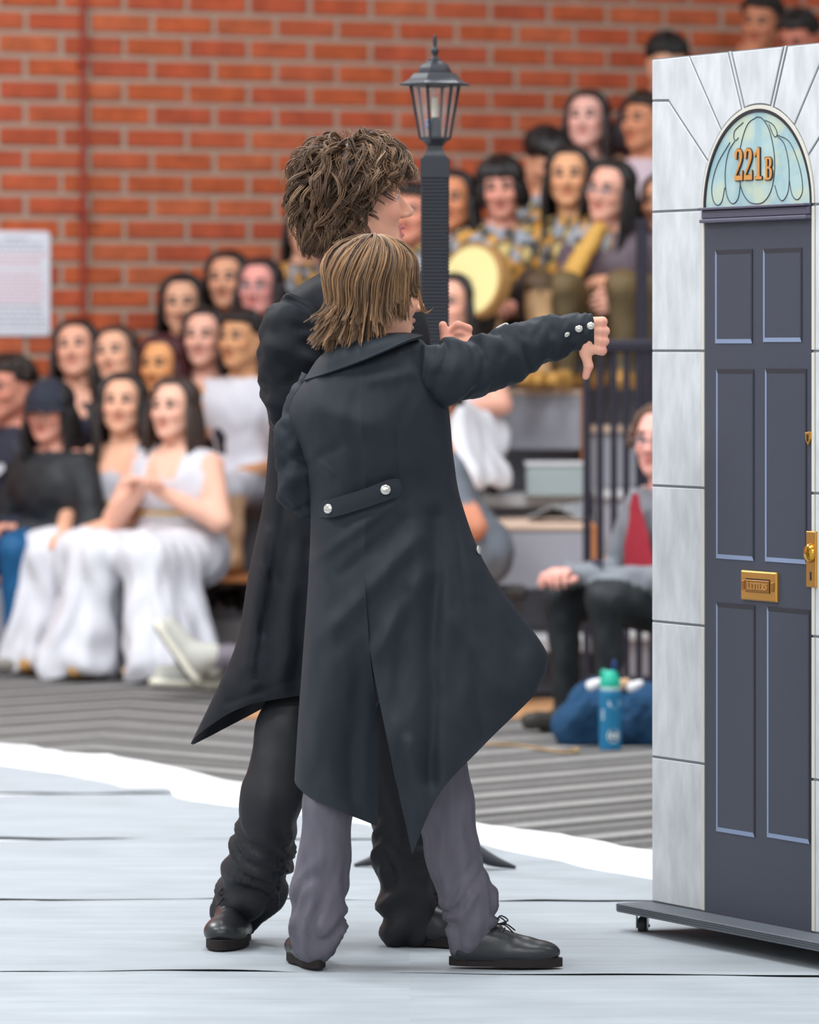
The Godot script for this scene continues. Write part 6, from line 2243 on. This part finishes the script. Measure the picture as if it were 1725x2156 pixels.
	right.append([Vector3(816, 1560, 0.19), Vector3(890, 1530, 0.19), Vector3(1010, 1470, 0.12), Vector3(1152, 1402, 0.0), Vector3(1070, 1400, -0.12)])
	right.append([Vector3(868, 1798, 0.17), Vector3(925, 1672, 0.18), Vector3(1020, 1568, 0.11), Vector3(1134, 1450, 0.0), Vector3(1080, 1440, -0.12)])
	var g := [[650, 1185, 830, 1060, 13, 0.010], [690, 1330, 880, 1130, 20, 0.016], [720, 1210, 860, 1090, 14, -0.008], [915, 1090, 905, 1640, 20, -0.026], [960, 1090, 1012, 1560, 5, -0.006], [790, 1375, 900, 1200, 18, 0.014], [860, 1250, 830, 1500, 18, -0.010], [860, 735, 935, 850, 12, -0.010], [640, 985, 720, 935, 12, -0.008], [655, 960, 700, 1000, 9, 0.008], [700, 1390, 660, 1600, 22, 0.010], [760, 1370, 735, 1680, 20, -0.012], [960, 1300, 1060, 1460, 22, 0.012], [1010, 1220, 1090, 1370, 16, -0.008], [832, 905, 839, 1012, 3.2, -0.004], [945, 1010, 1000, 1250, 12, 0.008], [660, 860, 780, 900, 30, 0.012], [780, 800, 900, 780, 16, 0.008], [860, 1560, 900, 1720, 12, 0.012]]
	var fold := func(x: float, y: float, _u, v: float) -> float:
		var h := (0.0025 + 0.006 * v) * noise_a.get_noise_2d(x * 0.014 + 5.0, y * 0.004) + 0.002 * noise_a.get_noise_2d(x * 0.03, y * 0.014 + 7.0)
		for e in g: h += crease(x, y, e)
		return h
	var a := Acc.new()
	sheet(a, drape(left, d0, base, 70, 170, fold), 0.0035)
	sheet(a, drape(right, d0, base, 80, 170, fold), 0.0035)
	var coat := part(t, "tailcoat", a.mesh(), cloth)
	# turned down collar
	a = Acc.new()
	var col := [
		[Vector3(716, 722, -0.02), Vector3(724, 716, 0.045), Vector3(765, 708, 0.068), Vector3(810, 702, 0.07), Vector3(850, 700, 0.05), Vector3(876, 702, 0.0)],
		[Vector3(672, 752, 0.0), Vector3(702, 745, 0.085), Vector3(755, 732, 0.112), Vector3(806, 718, 0.115), Vector3(850, 708, 0.09), Vector3(884, 704, 0.02)],
		[Vector3(640, 800, 0.03), Vector3(686, 786, 0.097), Vector3(748, 764, 0.128), Vector3(806, 740, 0.131), Vector3(855, 718, 0.108), Vector3(892, 706, 0.04)]]
	sheet(a, drape(col, d0, base, 50, 16, null), 0.006)
	part(coat, "collar", a.mesh(), cloth)
	# half belt with two buttons
	a = Acc.new()
	var belt := [
		[Vector3(670, 1056, 0.058), Vector3(705, 1048, 0.115), Vector3(765, 1030, 0.137), Vector3(815, 1011, 0.137), Vector3(840, 1008, 0.13)],
		[Vector3(668, 1073, 0.060), Vector3(705, 1069, 0.117), Vector3(768, 1050, 0.139), Vector3(818, 1032, 0.139), Vector3(846, 1028, 0.13)],
		[Vector3(672, 1090, 0.058), Vector3(705, 1088, 0.115), Vector3(770, 1069, 0.137), Vector3(820, 1052, 0.137), Vector3(841, 1045, 0.13)]]
	sheet(a, drape(belt, d0, base, 40, 8, null), 0.004)
	part(coat, "half_belt", a.mesh(), cloth)
	button(coat, 691, 1071, d0 - 0.106, base, Vector3(-0.5, 0.1, 0.85), 0.0105)
	button(coat, 812, 1031, d0 - 0.143, base, Vector3(0.05, 0.15, 1), 0.0108)
	button(coat, 1008, 1158, d0 - 0.02, base, Vector3(0.9, 0.2, 0.4), 0.010)
	# pocket flap on the right hip
	a = Acc.new()
	sheet(a, drape([[Vector3(996, 1168, 0.035), Vector3(1012, 1180, 0.022), Vector3(1027, 1196, 0.006)], [Vector3(988, 1182, 0.042), Vector3(1004, 1194, 0.028), Vector3(1020, 1208, 0.012)]], d0, base, 8, 3, null), 0.003)
	part(coat, "pocket_flap", a.mesh(), cloth)
	# sleeves
	var sl := sleeve_tube(t, [[880, 778, 0.04, 52], [935, 786, 0.03, 66], [1005, 772, 0.0, 60], [1080, 741, -0.02, 58], [1150, 714, -0.03, 47], [1208, 700, -0.03, 40], [1250, 699, -0.03, 35]], d0, base, cloth, 1.0, [[0.10, 0.05, 0.03, -0.007, 0.5], [0.19, 0.06, 0.03, 0.008, 0.9], [0.27, 0.08, 0.022, -0.007, 0.6], [0.42, 0.06, 0.025, 0.006, 2.2], [0.48, 0.06, 0.02, -0.006, 2.2], [0.7, 0.04, 0.05, 0.003, 1.0]])
	for b in [[1192, 702, 0.008], [1219, 692, 0.009], [1244, 686, 0.006]]:
		button(sl, b[0], b[1], d0 - b[2], base, Vector3(-0.15, 0.25, 1), 0.0085)
	sleeve_tube(t, [[672, 800, -0.02, 40], [640, 870, -0.02, 44], [622, 960, -0.02, 42], [632, 1035, -0.03, 42], [665, 1058, -0.10, 36], [735, 1050, -0.19, 32]], d0, base, cloth, 5.0, [[0.2, 0.05, 0.03, -0.006, 0.5], [0.34, -0.05, 0.03, 0.007, 0.5], [0.45, 0.06, 0.025, -0.008, 0.9], [0.55, 0.06, 0.03, 0.008, 0.9], [0.66, 0.04, 0.02, -0.006, 0.9]])
	shoe(t, Vector3(at(660, 730, d0).x, 0.013, -d0 + 0.012) - base, deg_to_rad(192), 0.86)
	shoe(t, Vector3(at(1000, 730, d0).x, 0.013, -d0 + 0.0) - base, deg_to_rad(84), 0.88)
